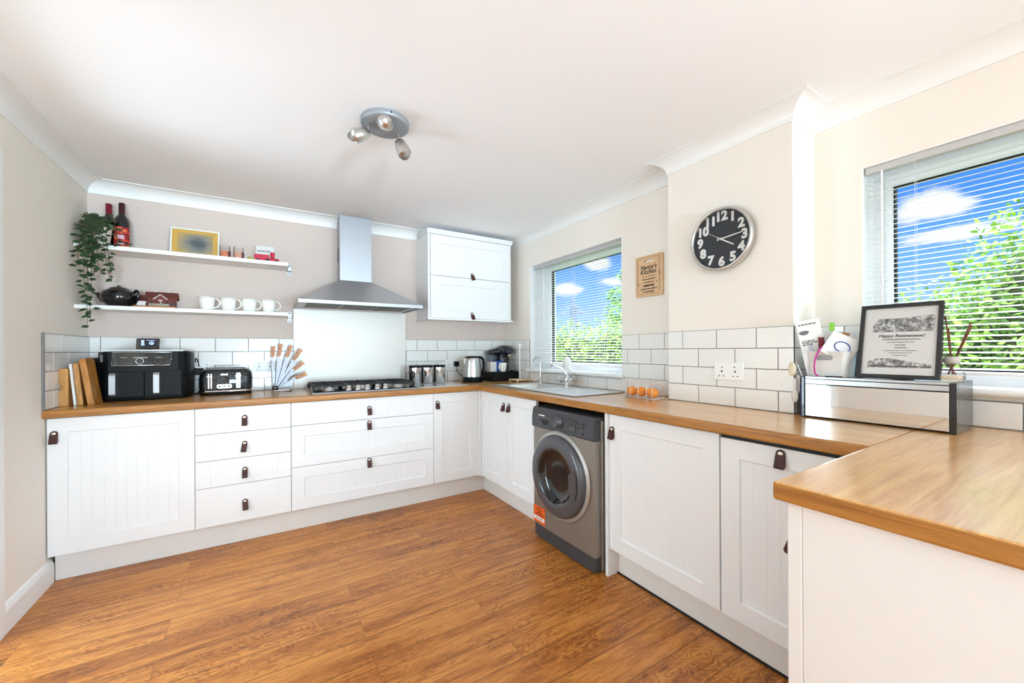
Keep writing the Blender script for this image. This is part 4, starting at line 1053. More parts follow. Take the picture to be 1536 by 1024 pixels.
pts = [(-0.9465, 0.9008), (-0.9125, 0.9008), (-0.9125, 1.105), (-0.9465, 1.105), (-0.9465, 1.03)]
for k in range(9):
    a = R(90 - 180 * k / 8); pts.append((-0.9465 + 0.013 * math.cos(a), 1.005 + 0.025 * math.sin(a)))
pts.append((-0.9465, 0.98))
m.prism([(x, 3.12, z) for x, z in pts], (0, 0.012, 0)); m.build('front_wall', M['bamboo'], t)
m = MB(); m.box(-0.9465, -0.940, 3.132, 3.40, 0.9008, 1.105); m.box(-0.919, -0.9125, 3.132, 3.40, 0.9008, 1.105); m.box(-0.940, -0.919, 3.132, 3.40, 0.9008, 0.908); m.box(-0.940, -0.919, 3.388, 3.40, 0.908, 1.105); m.build('tray_body', M['bamboo'], t)
board('serving_board', 'thin white board standing between the bamboo tray and wooden boards', M['white'], -0.8845, 3.13, 3.42, 0.010, 0.232, R(4.4))
board('chopping_board', 'plain tan wooden board standing beside the thin white board', M['bamboo'], -0.8600, 3.14, 3.40, 0.022, 0.236, R(4.4))
board('grey_board', 'dark grey board peeping up behind the tan wooden board', mat('slate_grey_board', rgb(70, 78, 76), 0.5, noise=0.1), -0.8480, 3.22, 3.44, 0.010, 0.262, R(4.6))
board('chopping_board', 'large honey wooden board with rounded corner leaning beside the air fryer', M['board'], -0.8050, 3.10, 3.236, 0.026, 0.262, R(8.0), r=0.022)

# ------------------------------------------------------------------ knife stand
t = thing('knife_stand', 'clear and steel fan knife stand left of the hob', 'knife stand', (0.10, 3.42, 0.9))
m = MB(); m.rbox(0.036, 0.174, 3.375, 3.465, 0.9005, 0.912, 0.03); m.build('base', M['chrome'], t)
m = MB(); m.prism([(0.040, 3.427, 0.912), (0.170, 3.427, 0.912), (0.172, 3.427, 1.00), (0.11, 3.427, 1.04), (0.043, 3.427, 1.06)], (0, 0.006, 0)); m.build('back_plate', glass('clear_acrylic', (0.93, 0.95, 0.95, 1), 0.0, 0.1), t)
m = MB(); m.rbox(0.043, 0.085, 3.39, 3.43, 0.912, 0.94, 0.012); m.build('pivot_block', M['blackgloss'], t)
M['blade'] = mat('knife_blade_steel', rgb(138, 138, 142), 0.45, 1.0, noise=0.02)
def knife(label, tip, bol, end, wid, y, scissor=False):
    t = thing('kitchen_knife', label, 'knife', (tip[0], y, tip[1]), 'wood handled knives in the fan stand')
    a, b, c = Vector((tip[0], tip[1])), Vector((bol[0], bol[1])), Vector((end[0], end[1]))
    d = (b - a).normalized(); n = Vector((-d.y, d.x))
    m = MB()
    pts = [a, a + d * (b - a).length * 0.3 - n * wid * 0.75, b - n * wid, b + n * 0.006, a + n * 0.003]
    m.prism([(p.x, y - 0.001, p.y) for p in pts], (0, 0.002, 0)); m.build('blade', M['blade'], t)
    m = MB(); q1, q2 = a + n * 0.003, b + n * 0.006; m.prism([(p.x, y - 0.0016, p.y) for p in (q1, q2, q2 + n * 0.0035, q1 + n * 0.0035)], (0, 0.003, 0)); m.build('spine', M['blackmatt'], t)
    d2 = (c - b).normalized(); n2 = Vector((-d2.y, d2.x)); L = (c - b).length
    m = MB(); m.prism([(p.x, y - 0.006, p.y) for p in (b - n2 * 0.011, b + n2 * 0.010, b + d2 * 0.018 + n2 * 0.010, b + d2 * 0.018 - n2 * 0.012)], (0, 0.012, 0)); m.build('bolster', M['blade'], t, bevel=0.002)
    m = MB()
    top, bot = [], []
    for k in range(9):
        u = k / 8; s = 0.018 + (L - 0.018) * u
        w0 = 0.015 + 0.005 * math.sin(PI * u) + (0.004 if u > 0.8 else 0); w1 = 0.012 - 0.004 * math.sin(PI * u)
        bend = 0.006 * u * u
        top.append(b + d2 * s + n2 * (w1 - bend)); bot.append(b + d2 * s - n2 * (w0 + bend))
    m.prism([(p.x, y - 0.008, p.y) for p in top + bot[::-1]], (0, 0.016, 0)); h = m.build('handle', M['handlewood'], t, bevel=0.004)
    m = MB()
    for u in (0.35, 0.7):
        p = b + d2 * L * u - n2 * 0.002; m.lathe([(0.003, -0.009), (0.003, 0.009)], (p.x, y, p.y), 8, 'y')
    m.build('rivets', M['blackmatt'], h)
    return t
knife('thin sharpening knife upright at the left end of the fan stand', (0.050, 0.925), (0.045, 1.135), (0.041, 1.232), 0.010, 3.405)
knife('broad cook knife second from left in the fan stand', (0.066, 0.928), (0.082, 1.140), (0.090, 1.252), 0.030, 3.412)
knife('broad carving knife third from left in the fan stand', (0.074, 0.930), (0.130, 1.135), (0.158, 1.242), 0.026, 3.408)
knife('cleaver-wide knife fourth from left in the fan stand', (0.082, 0.932), (0.172, 1.115), (0.224, 1.215), 0.034, 3.414)
knife('short knife fifth from left in the fan stand, handle tilted right', (0.090, 0.934), (0.166, 1.046), (0.242, 1.118), 0.018, 3.404)
knife('lowest knife with pale handle almost level, right end of the fan stand', (0.092, 0.930), (0.178, 0.985), (0.264, 1.033), 0.012, 3.410)

# ------------------------------------------------------------------ shelves
SY = 3.350
def shelf(label, z1, th):
    t = thing('wall_shelf', label, 'shelf', (-0.40, 3.46, z1 - th))
    m = MB(); m.box(XL + 0.001, 0.149, SY, YB - 0.001, z1 - th, z1); m.build('board', M['trim'], t, bevel=0.001)
    br = []
    m = MB(); m.box(0.150, 0.180, YB - 0.006, YB - 0.0005, z1 - 0.058, z1 + 0.024)
    m.box(0.150, 0.180, YB - 0.05, YB - 0.006, z1 - th - 0.006, z1 - th - 0.001); m.box(0.150, 0.154, YB - 0.11, YB - 0.006, z1 - th, z1 + 0.001)
    m.build('bracket', M['steel'], t, bevel=0.001)
    m = MB()
    for z in (z1 + 0.012, z1 - 0.046): m.lathe([(0.005, -0.0055), (0.005, -0.008), (0.003, -0.009)], (0.165, YB, z), 10, 'y')
    m.build('screws', M['blackmatt'], t)
    return t
ZU, ZL = 1.848, 1.480
shelf('upper white wall shelf holding wine bottles, plant and picture', ZU, 0.026)
shelf('lower white wall shelf holding teapot, toy barn and four cups', ZL, 0.024)
# cups
c = mug('tea_cup', 'leftmost of four white cups on the lower shelf', -0.339, 3.455, ZL + 0.0005, 0.037, 0.049, 0.094, R(-14), M['china'], 'white cups on the lower shelf', 'cup')
for k, (dx, lb) in enumerate(((0.122, 'second of four white cups on the lower shelf'), (0.244, 'third of four white cups on the lower shelf'), (0.366, 'rightmost of four white cups on the lower shelf'))):
    dup(c, (dx, 0, 0), lb, rz=0)
# teapot
t = thing('teapot', 'glossy black teapot on the lower shelf half under the ivy', 'teapot', (-0.785, 3.462, ZL))
TX, TY = -0.785, 3.462
m = MB(); m.lathe([(0.045, ZL + 0.0005), (0.052, ZL + 0.004), (0.078, ZL + 0.035), (0.088, ZL + 0.062), (0.080, ZL + 0.092), (0.056, ZL + 0.112), (0.046, ZL + 0.116)], (TX, TY, 0), 32); m.build('body', M['blackgloss'], t)
m = MB(); m.lathe([(0.048, ZL + 0.114), (0.046, ZL + 0.120), (0.026, ZL + 0.127), (0.009, ZL + 0.129), (0.008, ZL + 0.133), (0.012, ZL + 0.137), (0.004, ZL + 0.140)], (TX, TY, 0), 28); m.build('lid', M['blackgloss'], t)
m = MB(); m.tube(curve([(TX + 0.070, TY - 0.01, ZL + 0.090), (TX + 0.088, TY - 0.03, ZL + 0.110), (TX + 0.100, TY - 0.045, ZL + 0.088), (TX + 0.094, TY - 0.04, ZL + 0.050), (TX + 0.076, TY - 0.01, ZL + 0.028)], 5), 0.0075, 10); m.build('handle', M['blackgloss'], t)
m = MB(); m.tube([(TX - 0.070, TY + 0.005, ZL + 0.045), (TX - 0.092, TY + 0.012, ZL + 0.064), (TX - 0.104, TY + 0.015, ZL + 0.088)], [0.020, 0.014, 0.009], 12); m.build('spout', M['blackgloss'], t)
# toy barn ornament
M['barn'] = mat('barn_red_paint', rgb(122, 62, 50), 0.7, noise=0.15, nscale=80)
M['barnroof'] = mat('barn_roof', rgb(104, 52, 44), 0.8, noise=0.15, nscale=60)
t = thing('toy_barn', 'small red brown barn ornament on a wooden base, lower shelf', 'ornament', (-0.61, 3.45, ZL))
m = MB(); m.box(-0.705, -0.500, 3.400, 3.535, ZL + 0.0005, ZL + 0.014); m.build('base', M['handlewood'], t, bevel=0.003)
m = MB(); m.prism([(-0.650, 3.45, ZL + 0.014), (-0.650, 3.51, ZL + 0.014), (-0.650, 3.51, ZL + 0.075), (-0.650, 3.48, ZL + 0.105), (-0.650, 3.45, ZL + 0.075)], (0.140, 0, 0)); m.box(-0.700, -0.650, 3.465, 3.51, ZL + 0.014, ZL + 0.055); b = m.build('barn', M['barn'], t)
m = MB(); m.prism([(-0.662, 3.440, ZL + 0.070), (-0.662, 3.48, ZL + 0.112), (-0.662, 3.52, ZL + 0.070), (-0.662, 3.52, ZL + 0.063), (-0.662, 3.48, ZL + 0.105), (-0.662, 3.440, ZL + 0.063)], (0.166, 0, 0)); m.prism([(-0.704, 3.455, ZL + 0.05), (-0.704, 3.488, ZL + 0.088), (-0.704, 3.52, ZL + 0.05)], (0.05, 0, 0)); m.build('roof', M['barnroof'], b)
m = MB(); m.prism([(-0.612, 3.430, ZL + 0.062), (-0.580, 3.430, ZL + 0.090), (-0.548, 3.430, ZL + 0.062), (-0.556, 3.430, ZL + 0.014), (-0.604, 3.430, ZL + 0.014)], (0, 0.03, 0)); g = m.build('porch', M['barn'], b)
m = MB(); m.tube([(-0.616, 3.428, ZL + 0.060), (-0.580, 3.428, ZL + 0.092), (-0.544, 3.428, ZL + 0.060)], 0.0028, 6); m.box(-0.590, -0.570, 3.427, 3.43, ZL + 0.05, ZL + 0.056); m.build('porch_trim', M['trim'], g)
m = MB()
for x in (-0.612, -0.548):
    m = MB(); m.sphere((x, 3.48, ZL + 0.116), 0.006, 8, 6); m.build('roof_bulb', M['china'], b)
m = MB()
m.box(-0.696, -0.654, 3.434, 3.446, ZL + 0.014, ZL + 0.038); m.box(-0.700, -0.650, 3.431, 3.448, ZL + 0.038, ZL + 0.044); m.build('white_fence', M['paper'], t)
m = MB()
for k in range(9): m.box(-0.632 + 0.011 * k, -0.624 + 0.011 * k, 3.405, 3.409, ZL + 0.014, ZL + 0.030)
m.box(-0.634, -0.530, 3.404, 3.406, ZL + 0.024, ZL + 0.027); m.build('picket_fence', mat('weathered_grey', rgb(168, 166, 152), 0.8, noise=0.1), t)
for k, (x, c_) in enumerate(((-0.627, (60, 70, 80)), (-0.598, (150, 60, 50)), (-0.575, (190, 190, 170)), (-0.552, (70, 80, 60)), (-0.532, (90, 90, 96)), (-0.512, (80, 86, 96)))):
    m = MB(); y = 3.416 + 0.004 * (k % 2); m.lathe([(0.005, ZL + 0.014), (0.006, ZL + 0.026), (0.003, ZL + 0.036)], (x, y, 0), 8); m.sphere((x, y, ZL + 0.041), 0.0045, 8, 6)
    m.build('figurine', mat('figurine_%d' % k, rgb(*c_), 0.6, noise=0.1), t)

# ------------------------------------------------------------------ upper shelf
def bottle(name, label, x, y, capm, labm):
    t = thing(name, label, 'wine bottle', (x, y, ZU), 'wine bottles on the upper shelf')
    z = ZU + 0.0005
    m = MB(); m.lathe([(0.034, z), (0.0375, z + 0.004), (0.0375, z + 0.175), (0.034, z + 0.196), (0.022, z + 0.214), (0.0155, z + 0.226), (0.0145, z + 0.27)], (x, y, 0), 28); m.build('glass', mat(name + '_dark_glass', rgb(18, 20, 22), 0.08, coat=0.5, noise=0.05), t)
    m = MB(); m.lathe([(0.0155, z + 0.230), (0.0158, z + 0.296), (0.013, z + 0.299)], (x, y, 0), 20); m.build('capsule', capm, t)
    if labm:
        m = MB(); n = 20
        pts = [(0.0380 * math.cos(R(a)), 0.0380 * math.sin(R(a))) for a in [190 + 160 * k / n for k in range(n + 1)]]
        m.add([(x + p[0], y + p[1], zz) for zz in (z + 0.012, z + 0.14) for p in pts], [(i, i + 1, i + 2 + n, i + 1 + n) for i in range(n)], True)
        lb = m.build('label', labm, t)
        m = MB(); pts = [(0.0384 * math.cos(R(a)), 0.0384 * math.sin(R(a))) for a in [248 + 50 * k / n for k in range(n + 1)]]
        for z0, z1 in ((0.076, 0.086), (0.064, 0.072), (0.030, 0.036)):
            m.add([(x + p[0], y + p[1], zz) for zz in (z + z0, z + z1) for p in pts], [(i, i + 1, i + 2 + n, i + 1 + n) for i in range(n)], True)
        m.build('label_band', mat('pale_lilac_print', rgb(220, 205, 225), 0.5, noise=0.3, nscale=150), lb)
    return t
lm = mat('red_orange_label', rgb(176, 40, 42), 0.45, noise=0.1)
nt = lm.node_tree; tc = nd(nt, 'ShaderNodeTexCoord'); nz = nd(nt, 'ShaderNodeTexNoise'); nz.inputs['Scale'].default_value = 55; nz.inputs['Detail'].default_value = 3
rp = ramp(nt, [(0.38, rgb(60, 14, 30)), (0.5, rgb(176, 30, 44)), (0.60, rgb(226, 80, 40)), (0.72, rgb(240, 180, 110))])
nt.links.new(tc.outputs['Object'], nz.inputs['Vector']); nt.links.new(nz.outputs['Fac'], rp.inputs[0]); nt.links.new(rp.outputs[0], nt.nodes['Principled BSDF'].inputs['Base Color'])
bottle('wine_bottle', 'dark wine bottle with wine red capsule, further back behind the ivy', -0.846, 3.528, mat('wine_red_foil', rgb(120, 24, 44), 0.35, 0.3, noise=0.05), None)
bottle('wine_bottle', 'dark wine bottle with bright red and orange label beside the ivy', -0.772, 3.470, mat('dark_red_foil', rgb(66, 26, 30), 0.35, 0.3, noise=0.05), lm)
# leaning picture
t = thing('picture_frame', 'white framed picture with ochre mount leaning on the upper shelf', 'picture', (-0.41, 3.50, ZU))
T = Matrix.Translation((-0.409, 3.497, ZU + 0.0005)) @ Matrix.Rotation(R(-13), 4, 'X')
W_, H_ = 0.270, 0.212
m = MB(T)
for q in ((-W_ / 2, -W_ / 2 + 0.008, 0, H_), (W_ / 2 - 0.008, W_ / 2, 0, H_), (-W_ / 2 + 0.008, W_ / 2 - 0.008, 0, 0.008), (-W_ / 2 + 0.008, W_ / 2 - 0.008, H_ - 0.008, H_)): m.box(q[0], q[1], 0, 0.014, q[2], q[3])
f = m.build('frame', M['trim'], t)
m = MB(T); m.box(-W_ / 2 + 0.007, W_ / 2 - 0.007, 0.004, 0.010, 0.007, H_ - 0.007); m.build('mount', mat('ochre_card', rgb(206, 164, 82), 0.75, noise=0.05, nscale=20), t)
pm = mat('soft_grey_picture', rgb(110, 108, 104), 0.6)
nt = pm.node_tree; tc = nd(nt, 'ShaderNodeTexCoord'); mp = nd(nt, 'ShaderNodeMapping'); mp.inputs['Location'].default_value = (-0.5, -0.5, -0.5); mp.inputs['Scale'].default_value = (1.5, 0.01, 1.35)
gr = nd(nt, 'ShaderNodeTexGradient', gradient_type='SPHERICAL'); nz = nd(nt, 'ShaderNodeTexNoise'); nz.inputs['Scale'].default_value = 5; nz.inputs['Detail'].default_value = 1
mp.inputs['Location'].default_value = (-0.86, 0, -0.66); ad = nd(nt, 'ShaderNodeMath', operation='MULTIPLY_ADD'); ad.inputs[1].default_value = 0.35
L = nt.links.new; L(tc.outputs['Generated'], mp.inputs[0]); L(mp.outputs[0], gr.inputs[0]); L(tc.outputs['Generated'], nz.inputs['Vector']); L(nz.outputs['Fac'], ad.inputs[0]); L(gr.outputs['Fac'], ad.inputs[2])
rp = ramp(nt, [(0.16, rgb(190, 154, 84)), (0.40, rgb(168, 150, 108)), (0.66, rgb(138, 134, 124)), (1.1 if False else 1.0, rgb(84, 90, 96))]); L(ad.outputs[0], rp.inputs[0]); L(rp.outputs[0], nt.nodes['Principled BSDF'].inputs['Base Color'])
m = MB(T); m.box(-0.098, 0.098, 0.0025, 0.0045, 0.034, H_ - 0.034); m.build('picture', pm, t)
m = MB(T); m.prism([(-0.02, 0.012, 0.16), (-0.02, 0.05, -0.0), (-0.02, 0.046, -0.0), (-0.02, 0.012, 0.14)], (0.04, 0, 0)) if False else m.box(-0.12, 0.12, 0.010, 0.0135, 0.012, 0.20); m.build('backing', M['paper'], t)
# candle jars
def jar(label, x, y, wax):
    t = thing('candle_jar', label, 'candle', (x, y, ZU), 'glass candle jars on the upper shelf')
    z = ZU + 0.0005
    m = MB(); m.lathe([(0.028, z), (0.0305, z + 0.004), (0.032, z + 0.098), (0.0295, z + 0.098), (0.0282, z + 0.006), (0.001, z + 0.005)], (x, y, 0), 28); m.build('glass', M['glass'], t)
    m = MB(); m.lathe([(0.0276, z + 0.007), (0.0284, z + 0.058), (0.002, z + 0.056)], (x, y, 0), 24); m.build('wax', wax, t)
    m = MB(); n = 8; pts = [(0.0325 * math.cos(R(a)), 0.0325 * math.sin(R(a))) for a in [-45 + 45 * k / n for k in range(n + 1)]]
    m.add([(x + p[0], y + p[1], zz) for zz in (z + 0.008, z + 0.060) for p in pts], [(i, i + 1, i + 2 + n, i + 1 + n) for i in range(n)], True); m.build('side_label', mat(label[:6] + '_plum_label', rgb(92, 52, 66), 0.6, noise=0.1), t)
    return t
jar('candle jar with coral orange wax next to the picture', -0.238, 3.472, mat('coral_wax', rgb(236, 142, 104), 0.4, noise=0.08, nscale=50))
jar('candle jar with pink and peach wax, right of the orange one', -0.158, 3.470, mat('pink_wax', rgb(240, 176, 152), 0.4, noise=0.12, nscale=50))
t = thing('yellow_ornament', 'tiny yellow green fruit ornament on the upper shelf', 'ornament', (-0.088, 3.462, ZU))
m = MB(); m.sphere((-0.088, 3.462, ZU + 0.018), (0.019, 0.019, 0.0178), 16, 10); m.build('fruit', mat('yellow_skin', rgb(214, 186, 60), 0.4, noise=0.1), t)
m = MB(); m.sphere((-0.066, 3.462, ZU + 0.0075), (0.010, 0.008, 0.007), 10, 6); m.build('green_leaf', mat('leaf_green', rgb(150, 160, 60), 0.5, noise=0.1), t)
# packet and red toy engine
t = thing('treat_packet', 'clear and white printed packet behind the red toy engine', 'packet', (0.005, 3.50, ZU))
m = MB()
rows = []
for z, w_, d in ((0.0005, 0.058, 0.020), (0.03, 0.062, 0.026), (0.08, 0.062, 0.020), (0.115, 0.060, 0.008), (0.135, 0.062, 0.002)):
    rows.append([(0.005 + w_ * math.cos(2 * PI * k / 20) * (1 if abs(math.cos(2 * PI * k / 20)) > 0.5 else 1), 3.505 + d * math.sin(2 * PI * k / 20), ZU + z) for k in range(20)])
m.ring(rows); m.build('bag', mat('milky_cellophane', rgb(226, 224, 222), 0.25, noise=0.06, nscale=40, bump=0.3), t)
m = MB()
for k in range(9): m.box(-0.040 + 0.0095 * k, -0.034 + 0.0095 * k, 3.479 + abs(k - 4) * 0.0012, 3.482 + abs(k - 4) * 0.0012, ZU + 0.088 + (k % 3) * 0.002, ZU + 0.096 + (k % 2) * 0.003)
m.build('print', M['greyink'], t)
M['red'] = mat('red_enamel', rgb(196, 22, 52), 0.35, noise=0.06)
t = thing('toy_engine', 'small red toy engine at the right end of the upper shelf', 'toy', (0.03, 3.44, ZU))
m = MB(); m.box(-0.062, 0.030, 3.415, 3.462, ZU + 0.012, ZU + 0.056); m.build('cab', M['red'], t, bevel=0.005)
m = MB(); m.box(0.028, 0.094, 3.418, 3.46, ZU + 0.010, ZU + 0.034); bo = m.build('boiler', M['red'], t, bevel=0.008)
m = MB(); m.lathe([(0.013, ZU + 0.032), (0.011, ZU + 0.052), (0.016, ZU + 0.066), (0.013, ZU + 0.078)], (0.052, 3.438, 0), 16); m.build('funnel', M['red'], bo)
for x, r in ((-0.040, 0.011), (0.018, 0.013), (0.076, 0.011)):
    m = MB(); m.lathe([(r, -0.004), (r, 0.004)], (x, 3.413, ZU + 0.0005 + r), 16, 'y'); m.build('wheel', M['blackmatt'], t)
    m = MB(); m.lathe([(r, -0.004), (r, 0.004)], (x, 3.464, ZU + 0.0005 + r), 16, 'y'); m.build('wheel', M['blackmatt'], t)
# trailing ivy
t = thing('potted_ivy', 'trailing green ivy in a white pot at the left end of the upper shelf', 'plant', (-0.855, 3.42, ZU))
m = MB(); PX, PY = -0.870, 3.424
m.lathe([(0.045, ZU + 0.0005), (0.050, ZU + 0.004), (0.064, ZU + 0.110), (0.066, ZU + 0.118), (0.060, ZU + 0.118), (0.056, ZU + 0.105), (0.001, ZU + 0.102)], (PX, PY, 0), 32); m.build('pot', M['china'], t)
lf = mat('ivy_leaf', rgb(42, 66, 36), 0.42, noise=0.4, nscale=25)
stems = []
rnd = random.Random(11)
def leaf(m, p, d, up, s):
    d = Vector(d).normalized(); u = Vector(up); w = d.cross(u)
    if w.length < 1e-3: w = Vector((1, 0, 0))
    w.normalize(); u = w.cross(d).normalized(); p = Vector(p)
    P = [p, p + d * s * 0.28 + w * s * 0.30 - u * s * 0.05, p + d * s * 0.62 + w * s * 0.24 - u * s * 0.04, p + d * s - u * s * 0.10, p + d * s * 0.62 - w * s * 0.24 - u * s * 0.04, p + d * s * 0.28 - w * s * 0.30 - u * s * 0.05, p + d * s * 0.5 + u * s * 0.06]
    m.add([tuple(q) for q in P], [(0, 1, 6), (1, 2, 6), (2, 3, 6), (3, 4, 6), (4, 5, 6), (5, 0, 6)], True)
fol = MB(); vin = MB()
def vine(path, step, size, spread, leaves=True):
    c = curve(path, 8); vin.tube(c, 0.0016, 5)
    acc = 0; side = 1
    for a, b in zip(c, c[1:]):
        a, b = Vector(a), Vector(b); acc += (b - a).length
        if acc > step:
            acc = 0; side = -side
            d = Vector((side * rnd.uniform(0.4, 1.0), rnd.uniform(-0.8, 0.3), rnd.uniform(-0.8, 0.3)))
            p = b + Vector((rnd.uniform(-1, 1), rnd.uniform(-1, 0.4), rnd.uniform(-1, 1))) * spread
            if p.x < XL + 0.012: p.x = XL + 0.012; d.x = abs(d.x)
            if p.y > YB - 0.02: p.y = YB - 0.02
            if any((p.x - bx) ** 2 + (p.y - by) ** 2 < 0.075 ** 2 and p.y > 3.39 for bx, by in ((-0.772, 3.470), (-0.846, 3.528))): continue
            leaf(fol, p, d, (rnd.uniform(-0.4, 0.4), -0.9, 0.5), size * rnd.uniform(0.75, 1.15))
zt = ZU + 0.118
for k in range(30):   # crown
    a = rnd.uniform(0, 2 * PI); rr = rnd.uniform(0.02, 0.095); h = rnd.uniform(0.01, 0.085)
    e = (max(XL + 0.03, PX + rr * math.cos(a)), PY + rr * 0.7 * math.sin(a) - 0.02, zt + h - rr * 0.3)
    vine([(PX + 0.02 * math.cos(a), PY + 0.02 * math.sin(a), zt - 0.01), ((PX + e[0]) / 2, (PY + e[1]) / 2, zt + h * 0.7), e], 0.020, 0.038, 0.013)
front = SY - 0.022
trail = [
    (-0.900, 0.36, -0.895), (-0.884, 0.545, -0.885), (-0.890, 0.50, -0.872), (-0.868, 0.26, -0.860), (-0.915, 0.20, -0.925), (-0.850, 0.22, -0.838),
    (-0.830, 0.25, -0.800), (-0.812, 0.28, -0.788), (-0.905, 0.15, -0.935), (-0.875, 0.16, -0.868), (-0.860, 0.18, -0.875), (-0.87, 0.40, -0.878)]
for x0, drop, x1 in trail:
    y = front + rnd.uniform(-0.03, 0.008); z0 = ZU + 0.02
    vine([(PX + (x0 - PX) * 0.5, PY - 0.03, zt + 0.01), (x0, (PY + y) / 2 - 0.01, zt + 0.012), (x0, y, zt - 0.05), (x0 * 0.7 + x1 * 0.3, y, zt - 0.05 - drop * 0.35), (x0 * 0.3 + x1 * 0.7, y - 0.004, zt - 0.05 - drop * 0.7), (x1, y, zt - 0.06 - drop)], 0.0175, 0.037, 0.013)
vine([(-0.83, PY - 0.03, zt + 0.01), (-0.800, 3.37, zt + 0.005), (-0.775, 3.365, zt - 0.04), (-0.765, 3.36, ZU + 0.02), (-0.745, 3.36, ZU + 0.014), (-0.715, 3.362, ZU + 0.012)], 0.030, 0.040, 0.006)
fol.build('foliage', lf, t, recalc=False); vin.build('vines', mat('ivy_stem', rgb(96, 84, 56), 0.7, noise=0.1), t, recalc=False)

# ------------------------------------------------------------------ wall clock
CYK, CZK = 1.157, 1.755
t = thing('wall_clock', 'round black wall clock with silver rim and white numerals on the pier', 'clock', (XP, CYK, CZK - 0.16))
m = MB(); m.lathe([(0.160, -0.0005), (0.162, -0.030), (0.158, -0.042), (0.150, -0.044), (0.147, -0.036), (0.147, -0.020)], (XP, CYK, CZK), 64, 'x', cap0=True, cap1=False); m.build('rim', M['satin'], t)
m = MB(); m.lathe([(0.148, -0.018), (0.148, -0.021)], (XP, CYK, CZK), 64, 'x'); fc = m.build('dial', mat('charcoal_dial', rgb(44, 46, 50), 0.45, noise=0.04), t)
TC = frame((XP - 0.0215, CYK, CZK), SU, (0, 0, 1), SW)
for k in range(1, 13):
    a = R(90 - 30 * k); m = MB()
    m.text(str(k), 0.064, TC @ Matrix.Translation((0.116 * math.cos(a), 0.116 * math.sin(a), 0)), 0.0012, bold=0.0030)
    m.build('numeral', M['paper'], fc, recalc=False)
def hand(name, ang, l, w, z, tail=0.02):
    d = R(90 - ang); m = MB(TC @ Matrix.Rotation(d, 4, 'Z')); m.prism([(-tail, -w, z), (l, -w * 0.6, z), (l, w * 0.6, z), (-tail, w, z)], (0, 0, 0.0015)); m.build(name, M['paper'], t)
hand('hour_hand', 122, 0.076, 0.0042, 0.004); hand('minute_hand', 84, 0.108, 0.0034, 0.007); hand('second_hand', 304, 0.085, 0.0011, 0.010, 0.03)
m = MB(TC); m.lathe([(0.007, 0.0), (0.007, 0.012), (0.003, 0.013)], n=16); m.build('hub', M['satin'], t)

# ------------------------------------------------------------------ kitchen sign board
t = thing('sign_board', 'small bamboo board sign with black lettering between window and pier', 'sign', (XR, 1.716, 1.539))
TS = frame((XR - 0.001, 1.716, 1.6725), SU, (0, 0, 1), SW)
m = MB(TS); w_, h_ = 0.107, 0.1335; r = 0.012
sl = (0.036, 0.009, 0.097)   # slot half width, half height, centre
def rr(hw, hh, cz, r, n=5):
    o = []
    for cx, cy, a0 in ((hw - r, cz + hh - r, 0), (-hw + r, cz + hh - r, 90), (-hw + r, cz - hh + r, 180), (hw - r, cz - hh + r, 270)):
        for i in range(n + 1):
            a = R(a0 + 90 * i / n); o.append((cx + r * math.cos(a), cy + r * math.sin(a)))
    return o
outer = rr(w_, h_, 0, r); inner = rr(sl[0], sl[1], sl[2], 0.0085)
n = len(outer)
v = [(x, y, z) for z in (0, 0.012) for x, y in outer] + [(x, y, z) for z in (0, 0.012) for x, y in inner]
fcs = []
for i in range(n):
    j = (i + 1) % n
    fcs += [(i, j, n + j, n + i), (2 * n + i, 3 * n + i, 3 * n + j, 2 * n + j), (n + i, n + j, 3 * n + j, 3 * n + i), (i, 2 * n + i, 2 * n + j, j)]
m.add(v, fcs, False); bd = m.build('board', M['signwood'], t, recalc=False)
m = MB()
TT = TS @ Matrix.Translation((0, 0, 0.0122))
m.text("Nanny's", 0.040, TT @ Matrix.Translation((-0.004, 0.056, 0)), 0.0005, bold=0.0007, shear=0.25)
m.text("Kitchen", 0.040, TT @ Matrix.Translation((-0.006, 0.026, 0)), 0.0005, bold=0.0007, shear=0.25)
m.build('lettering', M['ink'], bd, recalc=False)
m = MB(TT)     # smaller lines of script, too fine to read
rnd = random.Random(5)
for z, hw, hh in ((-0.003, 0.052, 0.002), (-0.022, 0.050, 0.0042), (-0.042, 0.036, 0.004), (-0.064, 0.042, 0.0075), (-0.085, 0.062, 0.0045), (-0.104, 0.046, 0.0045)):
    x = -hw
    while x < hw:
        l = rnd.uniform(0.004, 0.009) if hh < 0.007 else 0.012
        m.box(x, min(x + l, hw), z - hh * rnd.uniform(0.6, 1), z + hh * rnd.uniform(0.6, 1), 0, 0.0005); x += l + 0.0022
for x, z, hh in ((-0.085, -0.050, 0.008), (0.083, 0.010, 0.012), (0.060, -0.044, 0.004)): m.box(x - 0.003, x + 0.003, z - hh, z + hh, 0, 0.0005)
for q in ((-0.090, -0.088, -0.11, 0.11), (0.080, 0.082, -0.105, 0.118), (-0.09, 0.08, 0.118, 0.1195), (-0.09, 0.082, -0.119, -0.1175)): m.box(q[0], q[1], q[2], q[3], 0, 0.0003)
m.build('fine_print', M['ink'], bd)

